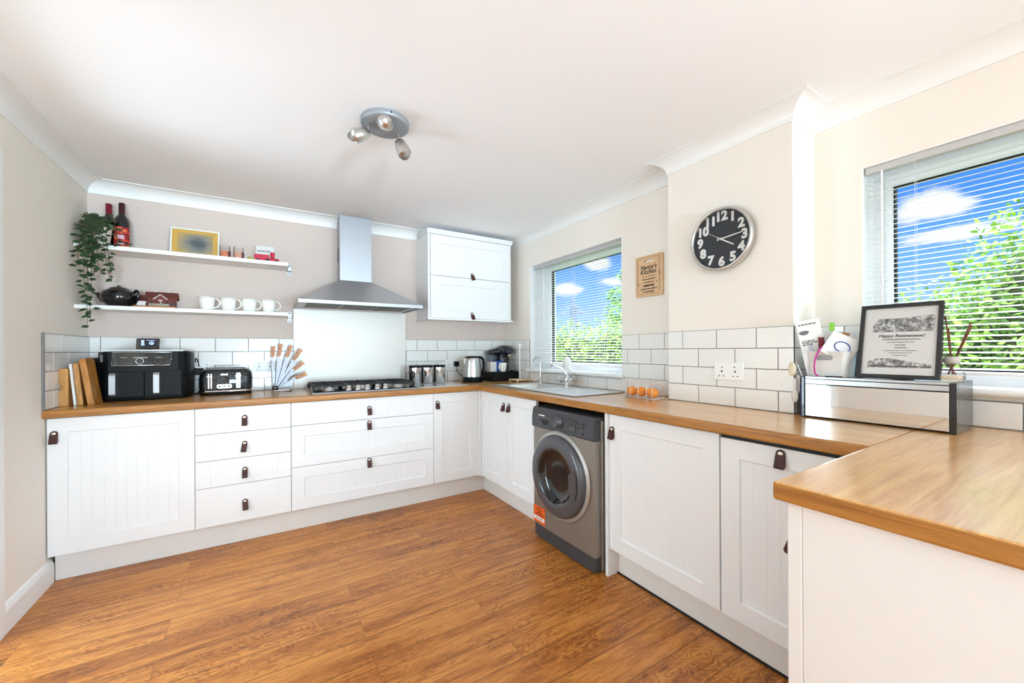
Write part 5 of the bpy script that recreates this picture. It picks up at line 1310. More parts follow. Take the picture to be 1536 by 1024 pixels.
# ------------------------------------------------------------------ ceiling spotlight
LX, LY = 0.493, 1.925
t = thing('ceiling_spotlight', 'grey round ceiling light with three tilted spot heads', 'ceiling light', (LX, LY, ZC))
M['lampgrey'] = mat('silver_grey_enamel', rgb(150, 152, 156), 0.45, 0.3, noise=0.02)
m = MB(); m.lathe([(0.108, ZC - 0.0005), (0.110, ZC - 0.004), (0.110, ZC - 0.024), (0.105, ZC - 0.028), (0.001, ZC - 0.028)], (LX, LY, 0), 56, cap1=False); m.build('ceiling_plate', M['lampgrey'], t)
m = MB(); m.lathe([(0.004, 0), (0.004, 0.003)], (0, 0, 0), 8); mm = MB(frame((LX - 0.0, LY - 0.1105, ZC - 0.013), (1, 0, 0), (0, 0, 1), (0, -1, 0))); mm.lathe([(0.004, 0), (0.004, 0.002)], n=8); mm.build('fixing_screw', M['blackmatt'], t)
M['bulb'] = mat('warm_halogen_face', rgb(206, 182, 140), 0.25, 0.4, noise=0.2, nscale=120)
def spot(base, joint, aim):
    b, j = Vector(base), Vector(joint); d = Vector(aim).normalized()
    m = MB(); m.cyl(tuple(b), tuple(j), 0.0042, n=10); a = m.build('arm', M['chrome'], t)
    m = MB()
    prof = [(0.0, 0.010), (0.007, 0.020), (0.023, 0.0275), (0.050, 0.0315), (0.074, 0.0325)]
    ps = [tuple(j + d * s) for s, r in prof]
    m.tube(ps, [r for s, r in prof], 24, caps=False)
    m.tube([tuple(j + d * 0.074), tuple(j + d * 0.0745), tuple(j + d * 0.062)], [0.0325, 0.0285, 0.0280], 24, caps=False)
    m.cyl(tuple(j - d * 0.002), tuple(j + d * 0.001), 0.006, 0.008, 16)
    h = m.build('spot_head', M['satin'], t)
    m = MB(); m.cyl(tuple(j + d * 0.058), tuple(j + d * 0.063), 0.0282, 0.0282, 24); m.build('bulb', M['bulb'], h)
zc = ZC - 0.028
SPOTS = [((LX - 0.075, LY + 0.010, zc), (LX - 0.072, LY + 0.006, zc - 0.042), (-0.80, 0.10, -0.42)),
         ((LX + 0.000, LY - 0.055, zc), (LX + 0.002, LY - 0.055, zc - 0.018), (-0.42, -0.72, -0.30)),
         ((LX + 0.060, LY - 0.010, zc), (LX + 0.058, LY - 0.012, zc - 0.050), (0.34, -0.16, -0.80))]
for s in SPOTS: spot(*s)

# ------------------------------------------------------------------ sink, taps, soap
M['sinks'] = mat('satin_stainless', rgb(228, 229, 230), 0.36, 0.85, noise=0.02)
t = thing('sink', 'stainless steel inset sink with drainer below the window', 'sink', (1.84, 2.39, 0.9))
SX0, SX1, SY0, SY1 = 1.622, 2.070, 1.880, 2.895
m = MB(); z = 0.9005; zt = 0.9055
def plate(x0, x1, y0, y1): m.box(x0, x1, y0, y1, z, zt)
b0, b1, c0, c1 = 1.690, 1.980, 2.425, 2.795
plate(SX0, SX1, SY0, c0); plate(SX0, b0, c0, c1); plate(b1, SX1, c0, c1); plate(SX0, SX1, c1, SY1)
m.build('deck', M['sinks'], t)
m = MB()
def rlp(i, z): return rloop(b0 + i, b1 - i, c0 + i, c1 - i, 0.05, z)
m.ring([rlp(-0.004, 0.9058), rlp(0.0, 0.904), rlp(0.006, 0.86), rlp(0.02, 0.775), rlp(0.06, 0.762)], cap0=False); m.build('bowl', M['sinks'], t)
m = MB(); 
for k in range(9): m.cyl((1.675 + k * 0.036, 1.925, 0.9055), (1.675 + k * 0.036, 2.32, 0.9055), 0.0035, n=6)
m.build('drainer_ribs', M['sinks'], t)
m = MB()
for a, b in (((SX0, SY0), (SX1, SY0)), ((SX0, SY1), (SX1, SY1)), ((SX0, SY0), (SX0, SY1)), ((SX1, SY0), (SX1, SY1))): m.cyl((a[0], a[1], 0.904), (b[0], b[1], 0.904), 0.0035, n=6)
m.build('rolled_edge', M['steel'], t)
m = MB(); m.lathe([(0.036, 0.762), (0.036, 0.766), (0.02, 0.765)], (1.835, 2.61, 0), 20); m.build('drain', M['chrome'], t)
t = thing('filter_tap', 'slim chrome swan-neck filter tap at the far end of the sink', 'tap', (2.030, 2.795, 0.906))
m = MB(); m.lathe([(0.018, 0.9058), (0.018, 0.912), (0.012, 0.918), (0.011, 0.955), (0.007, 0.962)], (2.030, 2.795, 0), 18); m.build('base', M['chrome'], t)
m = MB(); P = [(2.030, 2.795, 0.955), (2.030, 2.795, 1.085)]
for k in range(1, 10):
    a = R(180 - 190 * k / 9); P.append((2.030 - 0.008 * k / 9, 2.847 + 0.052 * math.cos(R(180 - 180 * k / 9) + PI) * -1 * -1 if False else 2.795 + 0.048 * (1 - math.cos(R(180 * k / 9))), 1.085 + 0.046 * math.sin(R(180 * k / 9))))
P.append((2.021, 2.893, 1.068)); m.tube(P, 0.0048, 10); m.build('spout', M['chrome'], t)
m = MB(); m.cyl((2.030, 2.80, 0.925), (2.030, 2.842, 0.932), 0.006, 0.008, 10); m.build('lever', M['chrome'], t)
t = thing('mixer_tap', 'chrome mixer tap with two handles in the middle of the sink', 'tap', (2.015, 2.420, 0.906))
QX, QY = 2.015, 2.420
m = MB(); m.lathe([(0.026, 0.9058), (0.026, 0.912), (0.018, 0.918), (0.018, 0.935), (0.024, 0.945), (0.024, 0.972), (0.016, 0.985), (0.012, 1.005)], (QX, QY, 0), 24); m.build('body', M['chrome'], t)
m = MB(); m.tube(curve([(QX, QY, 0.985), (QX - 0.006, QY + 0.006, 1.02), (QX - 0.018, QY + 0.03, 1.045), (QX - 0.038, QY + 0.068, 1.065), (QX - 0.056, QY + 0.104, 1.080), (QX - 0.064, QY + 0.122, 1.079)], 5), [0.0115] * 6 + [0.0100] * 20, 12); sp = m.build('spout', M['chrome'], t)
m = MB(); m.cyl((QX - 0.062, QY + 0.116, 1.090), (QX - 0.067, QY + 0.130, 1.058), 0.015, 0.014, 16); m.build('aerator', M['chrome'], sp)
for s, nm in ((1, 'hot'), (-1, 'cold')):
    m = MB(); m.cyl((QX, QY, 0.955), (QX - 0.012, QY + s * 0.055, 0.955), 0.013, n=14); a = m.build('valve', M['chrome'], t)
    m = MB(); c_ = Vector((QX - 0.015, QY + s * 0.072, 0.952)); d = Vector((-0.2, s * 1.0, -0.05)).normalized()
    m.cyl(tuple(c_ - d * 0.016), tuple(c_ + d * 0.016), 0.023, 0.019, 16); m.build('handle', M['chrome'], a, bevel=0.002)
t = thing('soap_bottle', 'rounded white soap bottle on the sill behind the mixer tap', 'bottle', (2.165, 2.555, 1.018))
m = MB(); z = 1.0185; m.lathe([(0.032, z), (0.036, z + 0.004), (0.037, z + 0.06), (0.032, z + 0.088), (0.021, z + 0.104), (0.010, z + 0.111)], (2.135, 2.560, 0), 28); m.build('body', M['china'], t)
m = MB(); m.lathe([(0.011, z + 0.109), (0.011, z + 0.116), (0.006, z + 0.119)], (2.135, 2.560, 0), 16); m.build('cap', M['china'], t)

# ------------------------------------------------------------------ basket of oranges
t = thing('wire_basket', 'clear and wire fruit basket of oranges by the pier', 'basket', (1.985, 1.60, 0.9))
GX0, GX1, GY0, GY1, GZ = 1.895, 1.998, 1.497, 1.735, 0.998
M['wire'] = mat('white_coated_wire', rgb(222, 212, 204), 0.35, 0.4, noise=0.03)
m = MB()
for z, r in ((0.905, 0.0028), (GZ, 0.0026)):
    m.tube([p for p in rloop(GX0, GX1, GY0, GY1, 0.02, z, 4)], r, 6, close=True)
m.build('rims', M['wire'], t)
m = MB()
for z in [0.917 + 0.0115 * k for k in range(7)]:
    m.tube([p for p in rloop(GX0, GX1, GY0, GY1, 0.02, z, 4)], 0.0008, 4, close=True)
m.build('fine_wires', M['wire'], t)
m = MB()
for y in (GY0 + 0.02, 1.557, 1.616, 1.675, GY1 - 0.02):
    for x in (GX0, GX1): m.cyl((x, y, 0.905), (x, y, GZ), 0.0018, n=6)
    m.cyl((GX0, y, 0.905), (GX1, y, 0.905), 0.0018, n=6)
m.build('uprights', M['wire'], t)
M['orange'] = mat('orange_peel', rgb(252, 146, 8), 0.5, noise=0.06, nscale=30, bump=0.2, spec=0.3)
def orange(label, x, y, r, z=0.9075):
    t = thing('orange', label, 'orange', (x, y, z), 'oranges in the wire basket')
    m = MB(); m.sphere((x, y, z + r * 0.94), (r, r, r * 0.94), 24, 14); m.build('peel', M['orange'], t)
    m = MB(); m.lathe([(0.004, z + r * 1.875), (0.003, z + r * 1.90)], (x - r * 0.15, y, 0), 8); m.build('stalk_button', mat('stalk', rgb(120, 130, 50), 0.7, noise=0.1), t)
    return t
orange('leftmost orange in the wire basket', 1.932, 1.695, 0.031)
orange('orange second from the left in the wire basket', 1.945, 1.634, 0.031)
orange('orange third from the left, set further back in the basket', 1.962, 1.576, 0.030)
orange('rightmost orange in the wire basket', 1.928, 1.536, 0.031)

# ------------------------------------------------------------------ bread bin and what stands on it
BXF, BXB, BYL, BYR, BZT = 1.955, 2.185, 0.792, 0.338, 1.073
t = thing('bread_bin', 'mirrored steel bread bin with black ends on the peninsula worktop', 'bread bin', (2.07, 0.56, 0.9))
M['mirror'] = mat('polished_steel', rgb(226, 222, 216), 0.05, 1.0, noise=0.01)
m = MB(); m.box(BXF + 0.012, BXB, BYR + 0.016, BYL - 0.016, 0.906, BZT - 0.006); m.build('body', M['steel_d'], t)
M['smoke'] = mat('dark_grey_end', rgb(92, 90, 88), 0.25, 0.5, noise=0.04, nscale=200)
m = MB(); m.box(BXF, BXB, BYL - 0.016, BYL, 0.9005, BZT); m.build('end_cheek', M['blackgloss'], t, bevel=0.004)
m = MB(); m.box(BXF + 0.014, BXB, BYR, BYR + 0.016, 0.9005, BZT); m.build('end_cheek', M['smoke'], t, bevel=0.003)
m = MB(); m.box(BXF - 0.001, BXF + 0.014, BYR, BYR + 0.018, 0.9005, BZT); m.build('end_trim', M['blackgloss'], t, bevel=0.002)
m = MB(); m.box(BXF + 0.002, BXF + 0.012, BYR + 0.019, BYL - 0.017, 0.908, 1.040); fl = m.build('flap', M['mirror'], t, bevel=0.001)
m = MB(); m.box(BXF - 0.002, BXF + 0.012, BYR + 0.019, BYL - 0.017, 1.0405, 1.0435); m.build('black_line', M['blackgloss'], t)
m = MB(); m.box(BXF + 0.003, BXF + 0.012, BYR + 0.019, BYL - 0.017, 1.044, 1.0615); m.build('top_band', M['steel_h'], t)
m = MB(); m.box(BXF - 0.001, BXF + 0.012, BYR + 0.019, BYL - 0.017, 1.062, 1.0645); m.build('black_line', M['blackgloss'], t)
m = MB(); m.box(BXF + 0.002, BXB, BYR + 0.017, BYL - 0.017, BZT - 0.006, BZT); m.build('top_plate', M['steel_h'], t)
# white letter tub
ZT_ = BZT + 0.0008
t = thing('letter_tub', 'white plastic tub full of letters on the left of the bread bin', 'tub', (2.05, 0.715, ZT_))
m = MB(); tx0, tx1, ty0, ty1 = 1.990, 2.130, 0.640, 0.790
o_ = [rloop(tx0 + 0.008, tx1 - 0.008, ty0 + 0.008, ty1 - 0.008, 0.022, ZT_), rloop(tx0, tx1, ty0, ty1, 0.022, ZT_ + 0.103), rloop(tx0 - 0.004, tx1 + 0.004, ty0 - 0.004, ty1 + 0.004, 0.024, ZT_ + 0.106), rloop(tx0 + 0.004, tx1 - 0.004, ty0 + 0.004, ty1 - 0.004, 0.02, ZT_ + 0.106), rloop(tx0 + 0.011, tx1 - 0.011, ty0 + 0.011, ty1 - 0.011, 0.02, ZT_ + 0.004)]
m.ring(o_); m.build('tub', M['white'], t)
m = MB(frame((tx0 - 0.0008, 0.720, ZT_ + 0.080), SU, (0, 0, 1), SW)); m.prism([(x, y, 0.001 if False else -0.0) for x, y in rr(0.030, 0.010, 0, 0.0095)], (0, 0, 0.0012)); m.build('hand_slot', mat('slot_shadow', rgb(150, 150, 152), 0.6, noise=0.05), t)
def sheet(name, label, mtl, c, w_, h_, rz, tx, ty, th=0.0012, cat='letter', group='papers in the white tub', extra=None):
    T = Matrix.Translation(c) @ Matrix.Rotation(R(rz), 4, 'Z') @ Matrix.Rotation(R(ty), 4, 'Y') @ Matrix.Rotation(R(tx), 4, 'X')
    t = thing(name, label, cat, c, group)
    m = MB(T); m.box(-w_ / 2, w_ / 2, -th / 2, th / 2, 0, h_); s = m.build('sheet', mtl, t)
    if extra: extra(T, s, th)
    return t
def scribble(T, s, th):
    m = MB(T); r = random.Random(3)
    for row, (z, n_) in enumerate(((0.222, 5), (0.150, 4), (0.142, 5), (0.134, 3))):
        x = -0.034
        for k in range(n_):
            l = r.uniform(0.006, 0.014); m.box(x, x + l, -th / 2 - 0.0006, -th / 2, z - 0.003, z + 0.003); x += l + 0.003
    m.prism([(-0.020 + 0.018 * math.cos(R(a)), -th / 2 - 0.0006, 0.190 + 0.013 * math.sin(R(a)) * (1.0 if math.sin(R(a)) < 0 else 0.45)) for a in range(0, 360, 20)], tuple(T.to_3x3() @ Vector((0, 0, 0))) if False else (0, 0.0004, 0))
    m.build('print', M['greyink'], s)
ZB_ = ZT_ + 0.006
sheet('leaflet', 'tall white leaflet with dark print at the left end of the tub', M['paper'], (2.022, 0.748, ZB_), 0.085, 0.240, -62, 5, -11, extra=scribble)
sheet('envelope', 'pale grey envelope leaning left in the tub, in front of the leaflet', mat('pale_grey_paper', rgb(206, 207, 212), 0.8, noise=0.03), (2.006, 0.770, ZB_), 0.016, 0.200, -60, 0, -10)
sheet('envelope', 'blue grey envelope second from the left in the tub', mat('greyish_paper', rgb(190, 192, 202), 0.8, noise=0.02), (2.006, 0.756, ZB_), 0.018, 0.190, -58, 0, -7)
sheet('notepad', 'small dark red booklet standing in the tub', mat('dark_red_card', rgb(110, 30, 36), 0.6, noise=0.1), (2.012, 0.732, ZB_), 0.020, 0.160, -50, 0, -2, th=0.006)
sheet('card', 'bright blue card standing beside the dark red booklet', mat('blue_card', rgb(44, 122, 196), 0.6, noise=0.1), (2.016, 0.718, ZB_), 0.018, 0.140, -50, 0, 0, th=0.004)
sheet('envelope', 'wide white envelope at the back of the tub', M['paper'], (2.075, 0.705, ZB_), 0.115, 0.185, -68, -4, 6)
sheet('green_clip', 'small lime green clip at the back of the tub', mat('lime_plastic', rgb(140, 214, 70), 0.4, noise=0.05), (2.112, 0.735, ZB_ + 0.06), 0.018, 0.165, -60, 0, 0, th=0.008, cat='clip')
def loop_logo(T, s, th):
    m = MB(T); P = [(0.004 + 0.026 * math.cos(R(a)), -th / 2 - 0.0006, 0.050 + 0.020 * math.sin(R(a))) for a in range(0, 360, 15)]
    m.tube(P, 0.0022, 6, close=True); m.box(0.000, 0.004, -th / 2 - 0.0016, -th / 2, 0.022, 0.032); m.build('blue_emblem', mat('royal_blue_print', rgb(44, 72, 160), 0.6, noise=0.05), s)
sheet('postcard', 'white card with blue oval emblem leaning right out of the tub', M['paper'], (1.998, 0.690, ZB_ + 0.076), 0.105, 0.098, -66, -6, 30, th=0.002, extra=loop_logo)
sheet('wooden_ruler', 'tan wooden strip leaning right out of the tub', M['handlewood'], (2.018, 0.728, ZB_ + 0.012), 0.024, 0.180, -60, 0, 24, th=0.008, cat='ruler')
sheet('teal_wallet', 'dark teal wallet between tub and picture frame', mat('teal_card', rgb(30, 88, 96), 0.5, noise=0.1), (2.085, 0.660, ZB_), 0.045, 0.118, -75, 0, 18, th=0.012, cat='wallet')
m = MB(); m.tube(curve([(2.010, 0.722, ZT_ + 0.128), (1.980, 0.728, ZT_ + 0.118), (1.974, 0.742, ZT_ + 0.085), (1.972, 0.748, ZT_ + 0.045), (1.971, 0.744, ZT_ + 0.012), (1.970, 0.734, ZT_ + 0.0035)]), 0.0032, 7)
m.build('pink_strap', mat('magenta_rubber', rgb(196, 34, 140), 0.45, noise=0.05), None, label='magenta strap hanging over the front of the white tub', cat='strap')
m = MB(); m.box(1.972, 1.986, 0.655, 0.712, ZT_, ZT_ + 0.004)
m.build('pen', M['black'], None, bevel=0.001, label='flat black pen lying in front of the white tub', cat='pen')
# framed print
t = thing('framed_print', 'black framed black and white print leaning on the bread bin', 'picture frame', (1.995, 0.49, ZT_))
FW, FH = 0.230, 0.292
TF = frame((1.985, 0.4975, ZT_ + 0.0004), (0.03, -1, 0), (0.17, 0, 0.985), (-0.985, -0.03, 0.17))
a_ = Vector((0.02, -1, 0)).normalized(); b_ = Vector((0.15, 0.10, 0.985)); b_ = (b_ - a_ * a_.dot(b_)).normalized()
a_ = Vector((0.030, -1, 0)).normalized(); b_ = Vector((0.26, -0.05, 0.965)); b_ = (b_ - a_ * a_.dot(b_)).normalized(); c_ = a_.cross(b_)
TF = frame((1.985, 0.6125, ZT_ + 0.0042), a_, b_, c_)
m = MB(TF); f = 0.014
for q in ((0, f, 0, FH), (FW - f, FW, 0, FH), (f, FW - f, 0, f), (f, FW - f, FH - f, FH)): m.box(q[0], q[1], q[2], q[3], -0.014, 0.006)
m.build('frame', M['blackgloss'], t, bevel=0.001)
m = MB(TF); m.box(f, FW - f, f, FH - f, -0.008, -0.003); pr_ = m.build('print', M['paper'], t)
dm = mat('engraved_picture', rgb(140, 140, 140), 0.8)
nt = dm.node_tree; tc = nd(nt, 'ShaderNodeTexCoord'); nz = nd(nt, 'ShaderNodeTexNoise'); nz.inputs['Scale'].default_value = 60; nz.inputs['Detail'].default_value = 6; nz.inputs['Roughness'].default_value = 0.75
rp = ramp(nt, [(0.36, rgb(60, 60, 62)), (0.5, rgb(150, 150, 150)), (0.6, rgb(222, 221, 219))]); nt.links.new(tc.outputs['Object'], nz.inputs['Vector']); nt.links.new(nz.outputs['Fac'], rp.inputs[0]); nt.links.new(rp.outputs[0], nt.nodes['Principled BSDF'].inputs['Base Color'])
m = MB(TF); z_ = -0.003
m.prism([(0.040, 0.182, z_), (0.205, 0.182, z_), (0.208, 0.232, z_), (0.205, 0.245, z_), (0.125, 0.236, z_), (0.052, 0.235, z_), (0.038, 0.205, z_)], (0, 0, 0.0006)); m.build('street_scene', dm, pr_)
m = MB(TF); m.prism([(0.030, 0.042, z_), (0.205, 0.042, z_), (0.205, 0.056, z_), (0.150, 0.066, z_), (0.095, 0.078, z_), (0.060, 0.078, z_), (0.032, 0.066, z_)], (0, 0, 0.0006)); m.build('roofline_scene', dm, pr_)
m = MB(TF); m.box(0.030, 0.205, 0.046, 0.049, z_, 0.001 + z_); m.box(0.17, 0.206, 0.2, 0.236, z_ , z_ + 0.0010) if False else None
m.text('Happy Retirement!', 0.0165, Matrix.Translation((0.120, 0.166, z_ + 0.0005)), 0.0003, shear=0.3, bold=0.0002)
r = random.Random(9)
for y, hw, hh in ((0.152, 0.050, 0.0022), (0.141, 0.036, 0.0015), (0.130, 0.014, 0.002), (0.119, 0.015, 0.002), (0.108, 0.045, 0.0015), (0.0995, 0.030, 0.0015), (0.090, 0.018, 0.0013)):
    x = 0.120 - hw
    while x < 0.120 + hw:
        l = r.uniform(0.002, 0.006); m.box(x, x + l, y - hh * r.uniform(.6, 1), y + hh * r.uniform(.6, 1), z_, z_ + 0.0005); x += l + 0.0016
m.build('lettering', M['ink'], pr_, recalc=False)
m = MB(TF); m.box(f, FW - f, f, FH - f, -0.0015, -0.0008); m.build('glazing', glass('picture_glass', (1, 1, 1, 1), 0.02, 0.03), t)
m = MB(TF); m.prism([(FW / 2 - 0.03, FH * 0.6, -0.014), (FW / 2 - 0.03, 0.012, -0.10), (FW / 2 - 0.03, 0.016, -0.104), (FW / 2 - 0.03, FH * 0.66, -0.014)], (0.06, 0, 0)); m.build('easel_leg', M['blackmatt'], t)
# reed diffuser
t = thing('reed_diffuser', 'small glass reed diffuser at the right end of the bread bin', 'diffuser', (2.085, 0.372, ZT_))
DX, DY = 2.085, 0.372
m = MB(); m.lathe([(0.030, ZT_), (0.034, ZT_ + 0.004), (0.033, ZT_ + 0.022), (0.022, ZT_ + 0.046), (0.016, ZT_ + 0.056), (0.016, ZT_ + 0.062)], (DX, DY, 0), 28, cap1=False); m.build('bottle', M['glass'], t)
m = MB(); m.lathe([(0.0285, ZT_ + 0.003), (0.0315, ZT_ + 0.007), (0.030, ZT_ + 0.018), (0.001, ZT_ + 0.018)], (DX, DY, 0), 24); m.build('oil', glass('amber_oil', (0.93, 0.80, 0.66, 1), 0.05), t)
m = MB(); m.lathe([(0.0165, ZT_ + 0.060), (0.021, ZT_ + 0.062), (0.0215, ZT_ + 0.084), (0.017, ZT_ + 0.086), (0.012, ZT_ + 0.086), (0.012, ZT_ + 0.06)], (DX, DY, 0), 24); m.build('collar', mat('stone_collar', rgb(190, 182, 172), 0.5, noise=0.05), t)
M['reed'] = mat('brown_reed', rgb(112, 66, 48), 0.8, noise=0.25, nscale=150)
for ex, ey, ez in ((0.0, 0.016, 0.235), (-0.01, -0.050, 0.195), (0.008, -0.044, 0.205), (-0.02, 0.046, 0.12), (0.01, 0.010, 0.19)):
    m = MB(); m.cyl((DX - ex * 0.2, DY - ey * 0.2, ZT_ + 0.022), (DX + ex, DY + ey, ZT_ + ez), 0.0024, n=6); m.build('reed', M['reed'], t)
# utensils hanging at the left end of the bread bin
t = thing('measuring_spoons', 'cream and clear measuring spoons hanging on the left end of the bread bin', 'measuring spoons', (2.0, 0.82, 0.93))
def spoon(x, y, z, l, r, mtl, nm):
    m = MB(); m.box(x - 0.002, x + 0.002, y - 0.006, y + 0.006, z - l, z + 0.0); m.sphere((x, y, z - l - r * 1.2), (0.006, r * 0.8, r * 1.6), 14, 10); m.build(nm, mtl, t, bevel=0.001)
spoon(1.985, 0.836, 1.135, 0.010, 0.020, mat('cream_plastic', rgb(226, 214, 186), 0.4, noise=0.05), 'cream_scoop')
spoon(1.985, 0.826, 1.06, 0.055, 0.018, mat('frosted_plastic', rgb(222, 218, 212), 0.35, noise=0.04), 'frosted_spoon')
spoon(1.998, 0.818, 1.075, 0.045, 0.014, mat('frosted_plastic_b', rgb(214, 210, 206), 0.35, noise=0.04), 'frosted_spoon')
m = MB(); m.tube([(1.99, 0.80, 1.07), (1.985, 0.815, 1.122), (1.986, 0.822, 1.128)], 0.0018, 6); m.build('hook', M['chrome'], t)
m = MB(T=Matrix.Identity(4)); m.box(1.972, 2.12, 0.796, 0.803, 0.9008, 1.035)
m.build('navy_folder', mat('navy_card', rgb(40, 52, 92), 0.5, noise=0.1), None, bevel=0.002, label='navy blue folder standing against the left end of the bread bin', cat='folder')
# ------------------------------------------------------------------ garden
mb = MB(); mb.box(XR2 + 0.3, 60, -30, 60, -0.35, -0.30)
tag(mb.build('lawn', mat('lawn_green', rgb(96, 130, 50), 0.9, noise=0.25, nscale=6)), 'green lawn beyond the windows', 'lawn', kind=SUR)
def leaf_mat(name, a, b, c):
    m = bpy.data.materials.new(name); m.use_nodes = True; nt = m.node_tree; p = nt.nodes['Principled BSDF']; L = nt.links.new
    g = nd(nt, 'ShaderNodeNewGeometry'); rp = ramp(nt, [(0.0, a), (0.5, b), (1.0, c)])
    L(g.outputs['Random Per Island'], rp.inputs[0]); L(rp.outputs[0], p.inputs['Base Color']); p.inputs['Roughness'].default_value = 0.5
    tr = nd(nt, 'ShaderNodeBsdfTranslucent'); L(rp.outputs[0], tr.inputs[0]); mx = nd(nt, 'ShaderNodeMixShader'); mx.inputs[0].default_value = 0.35
    out = [n for n in nt.nodes if n.type == 'OUTPUT_MATERIAL'][0]
    L(p.outputs[0], mx.inputs[1]); L(tr.outputs[0], mx.inputs[2]); L(mx.outputs[0], out.inputs[0])
    return m
M['leaf1'] = leaf_mat('hedge_leaf', rgb(66, 108, 26), rgb(120, 158, 44), rgb(176, 198, 84))
M['leaf2'] = leaf_mat('shrub_leaf', rgb(52, 98, 26), rgb(100, 148, 44), rgb(158, 190, 84))
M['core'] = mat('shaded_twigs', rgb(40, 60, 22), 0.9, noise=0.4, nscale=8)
M['bark'] = mat('brown_bark', rgb(96, 76, 54), 0.9, noise=0.3, nscale=20)
def shrub(name, label, blobs, n, size, lm, trunks, group=None, seed=1, core=0.74):
    """blobs: ellipsoids (x, y, z, rx, ry, rz) clothed in single leaves"""
    r = random.Random(seed)
    x0 = sum(b[0] for b in blobs) / len(blobs); y0 = sum(b[1] for b in blobs) / len(blobs)
    t = thing(name, label, 'hedge' if 'hedge' in name else 'tree', (x0, y0, -0.3), group)
    m = MB(); area = [b[3] * b[5] + b[4] * b[5] for b in blobs]; tot = sum(area)
    for b, a in zip(blobs, area):
        for k in range(int(n * a / tot)):
            while True:
                d = Vector((r.uniform(-1, 1), r.uniform(-1, 1), r.uniform(-1, 1)))
                if 0.1 < d.length < 1: break
            d.normalize()
            if d.x > 0.45: d.x = -d.x
            q = r.uniform(0.72, 1.06) + 0.05 * math.sin(9 * d.y + 5 * d.z)
            c = Vector((b[0] + d.x * b[3] * q, b[1] + d.y * b[4] * q, b[2] + d.z * b[5] * q))
            if c.z < -0.25: continue
            a1 = Vector((r.uniform(-1, 1), r.uniform(-1, 1), r.uniform(-0.7, 1))).normalized(); nn = (d + Vector((r.uniform(-.8, .8), r.uniform(-.8, .8), r.uniform(-.2, 1)))).normalized()
            w = a1.cross(nn)
            if w.length < 0.1: continue
            w.normalize(); s = size * r.uniform(0.6, 1.25)
            P = [c, c + a1 * s * 0.45 + w * s * 0.27, c + a1 * s, c + a1 * s * 0.45 - w * s * 0.27]
            m.add([tuple(p) for p in P], [(0, 1, 2), (0, 2, 3)], False)
    m.build('foliage', lm, t, recalc=False)
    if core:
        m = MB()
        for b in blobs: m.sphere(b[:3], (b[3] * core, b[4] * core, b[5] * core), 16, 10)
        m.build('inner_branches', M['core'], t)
    for (x, y, h, rad) in trunks:
        m = MB(); m.cyl((x, y, -0.3), (x + 0.05, y, h), rad, rad * 0.5, 10); m.build('trunk', M['bark'], t)
    return t
bl = []
rnd = random.Random(21)
y = 4.6
while y < 10.2:
    bl.append((6.2 + rnd.uniform(-0.1, 0.1), y, 0.62 + rnd.uniform(-0.05, 0.08), 0.85, 0.75, 1.22 + rnd.uniform(-0.08, 0.10))); y += 0.72
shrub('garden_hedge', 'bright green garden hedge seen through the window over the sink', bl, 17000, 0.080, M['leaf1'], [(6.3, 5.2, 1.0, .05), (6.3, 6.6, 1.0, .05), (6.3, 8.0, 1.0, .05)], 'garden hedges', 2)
shrub('young_tree', 'loose leafy young tree rising above the hedge beyond the sink window', [(8.2, 7.27, 2.13, 0.6, 0.68, 0.45), (8.2, 7.47, 2.63, 0.5, 0.45, 0.27), (8.2, 7.41, 3.16, 0.2, 0.17, 0.19)], 900, 0.10, M['leaf2'], [(8.2, 7.39, 2.9, .03)], None, 3, core=0)
bl = []
y = -3.85
while y < 3.0:
    bl.append((6.2, y, 0.66, 0.85, 0.7, 1.20 + rnd.uniform(-0.06, 0.06))); y += 0.7
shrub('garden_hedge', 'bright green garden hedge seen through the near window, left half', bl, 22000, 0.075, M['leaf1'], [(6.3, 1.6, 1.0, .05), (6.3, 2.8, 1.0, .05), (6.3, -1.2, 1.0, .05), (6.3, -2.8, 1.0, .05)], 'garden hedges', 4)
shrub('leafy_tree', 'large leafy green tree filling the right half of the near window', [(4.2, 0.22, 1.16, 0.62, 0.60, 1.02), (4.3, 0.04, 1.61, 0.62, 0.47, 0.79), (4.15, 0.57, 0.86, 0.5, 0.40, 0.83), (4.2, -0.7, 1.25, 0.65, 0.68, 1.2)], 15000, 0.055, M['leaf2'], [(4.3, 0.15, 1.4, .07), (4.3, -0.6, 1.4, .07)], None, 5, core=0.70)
# far pylon
t = thing('electricity_pylon', 'pale grey electricity pylon far off, seen above the hedge through the sink window', 'pylon', (150, 174, -1))
m = MB(); PX_, PY_ = 150.0, 174.0
def leg(z0, w0, z1, w1, r=0.3):
    for sx, sy in ((-1, -1), (1, -1), (1, 1), (-1, 1)): m.cyl((PX_ + sx * w0, PY_ + sy * w0, z0), (PX_ + sx * w1, PY_ + sy * w1, z1), r, n=5)
leg(-1, 3.6, 14, 1.3); leg(14, 1.3, 26, 0.7); leg(26, 0.7, 32, 0.1)
for k in range(9):
    z0, z1 = -1 + k * 3.0, -1 + (k + 1) * 3.0
    w0 = 3.6 - 2.5 * min(1, (z0 + 1) / 18); w1 = 3.6 - 2.5 * min(1, (z1 + 1) / 18)
    for s in (-1, 1):
        m.cyl((PX_ - w0, PY_ + s * w0, z0), (PX_ + w1, PY_ + s * w1, z1), 0.16, n=4); m.cyl((PX_ + w0, PY_ + s * w0, z0), (PX_ - w1, PY_ + s * w1, z1), 0.16, n=4)
m.build('tower', mat('galvanised_steel', rgb(112, 122, 138), 0.7, 0.0, noise=0.03), t)  # bluish grey puts the distance haze into the steel colour
dx, dy = 0.76, -0.65
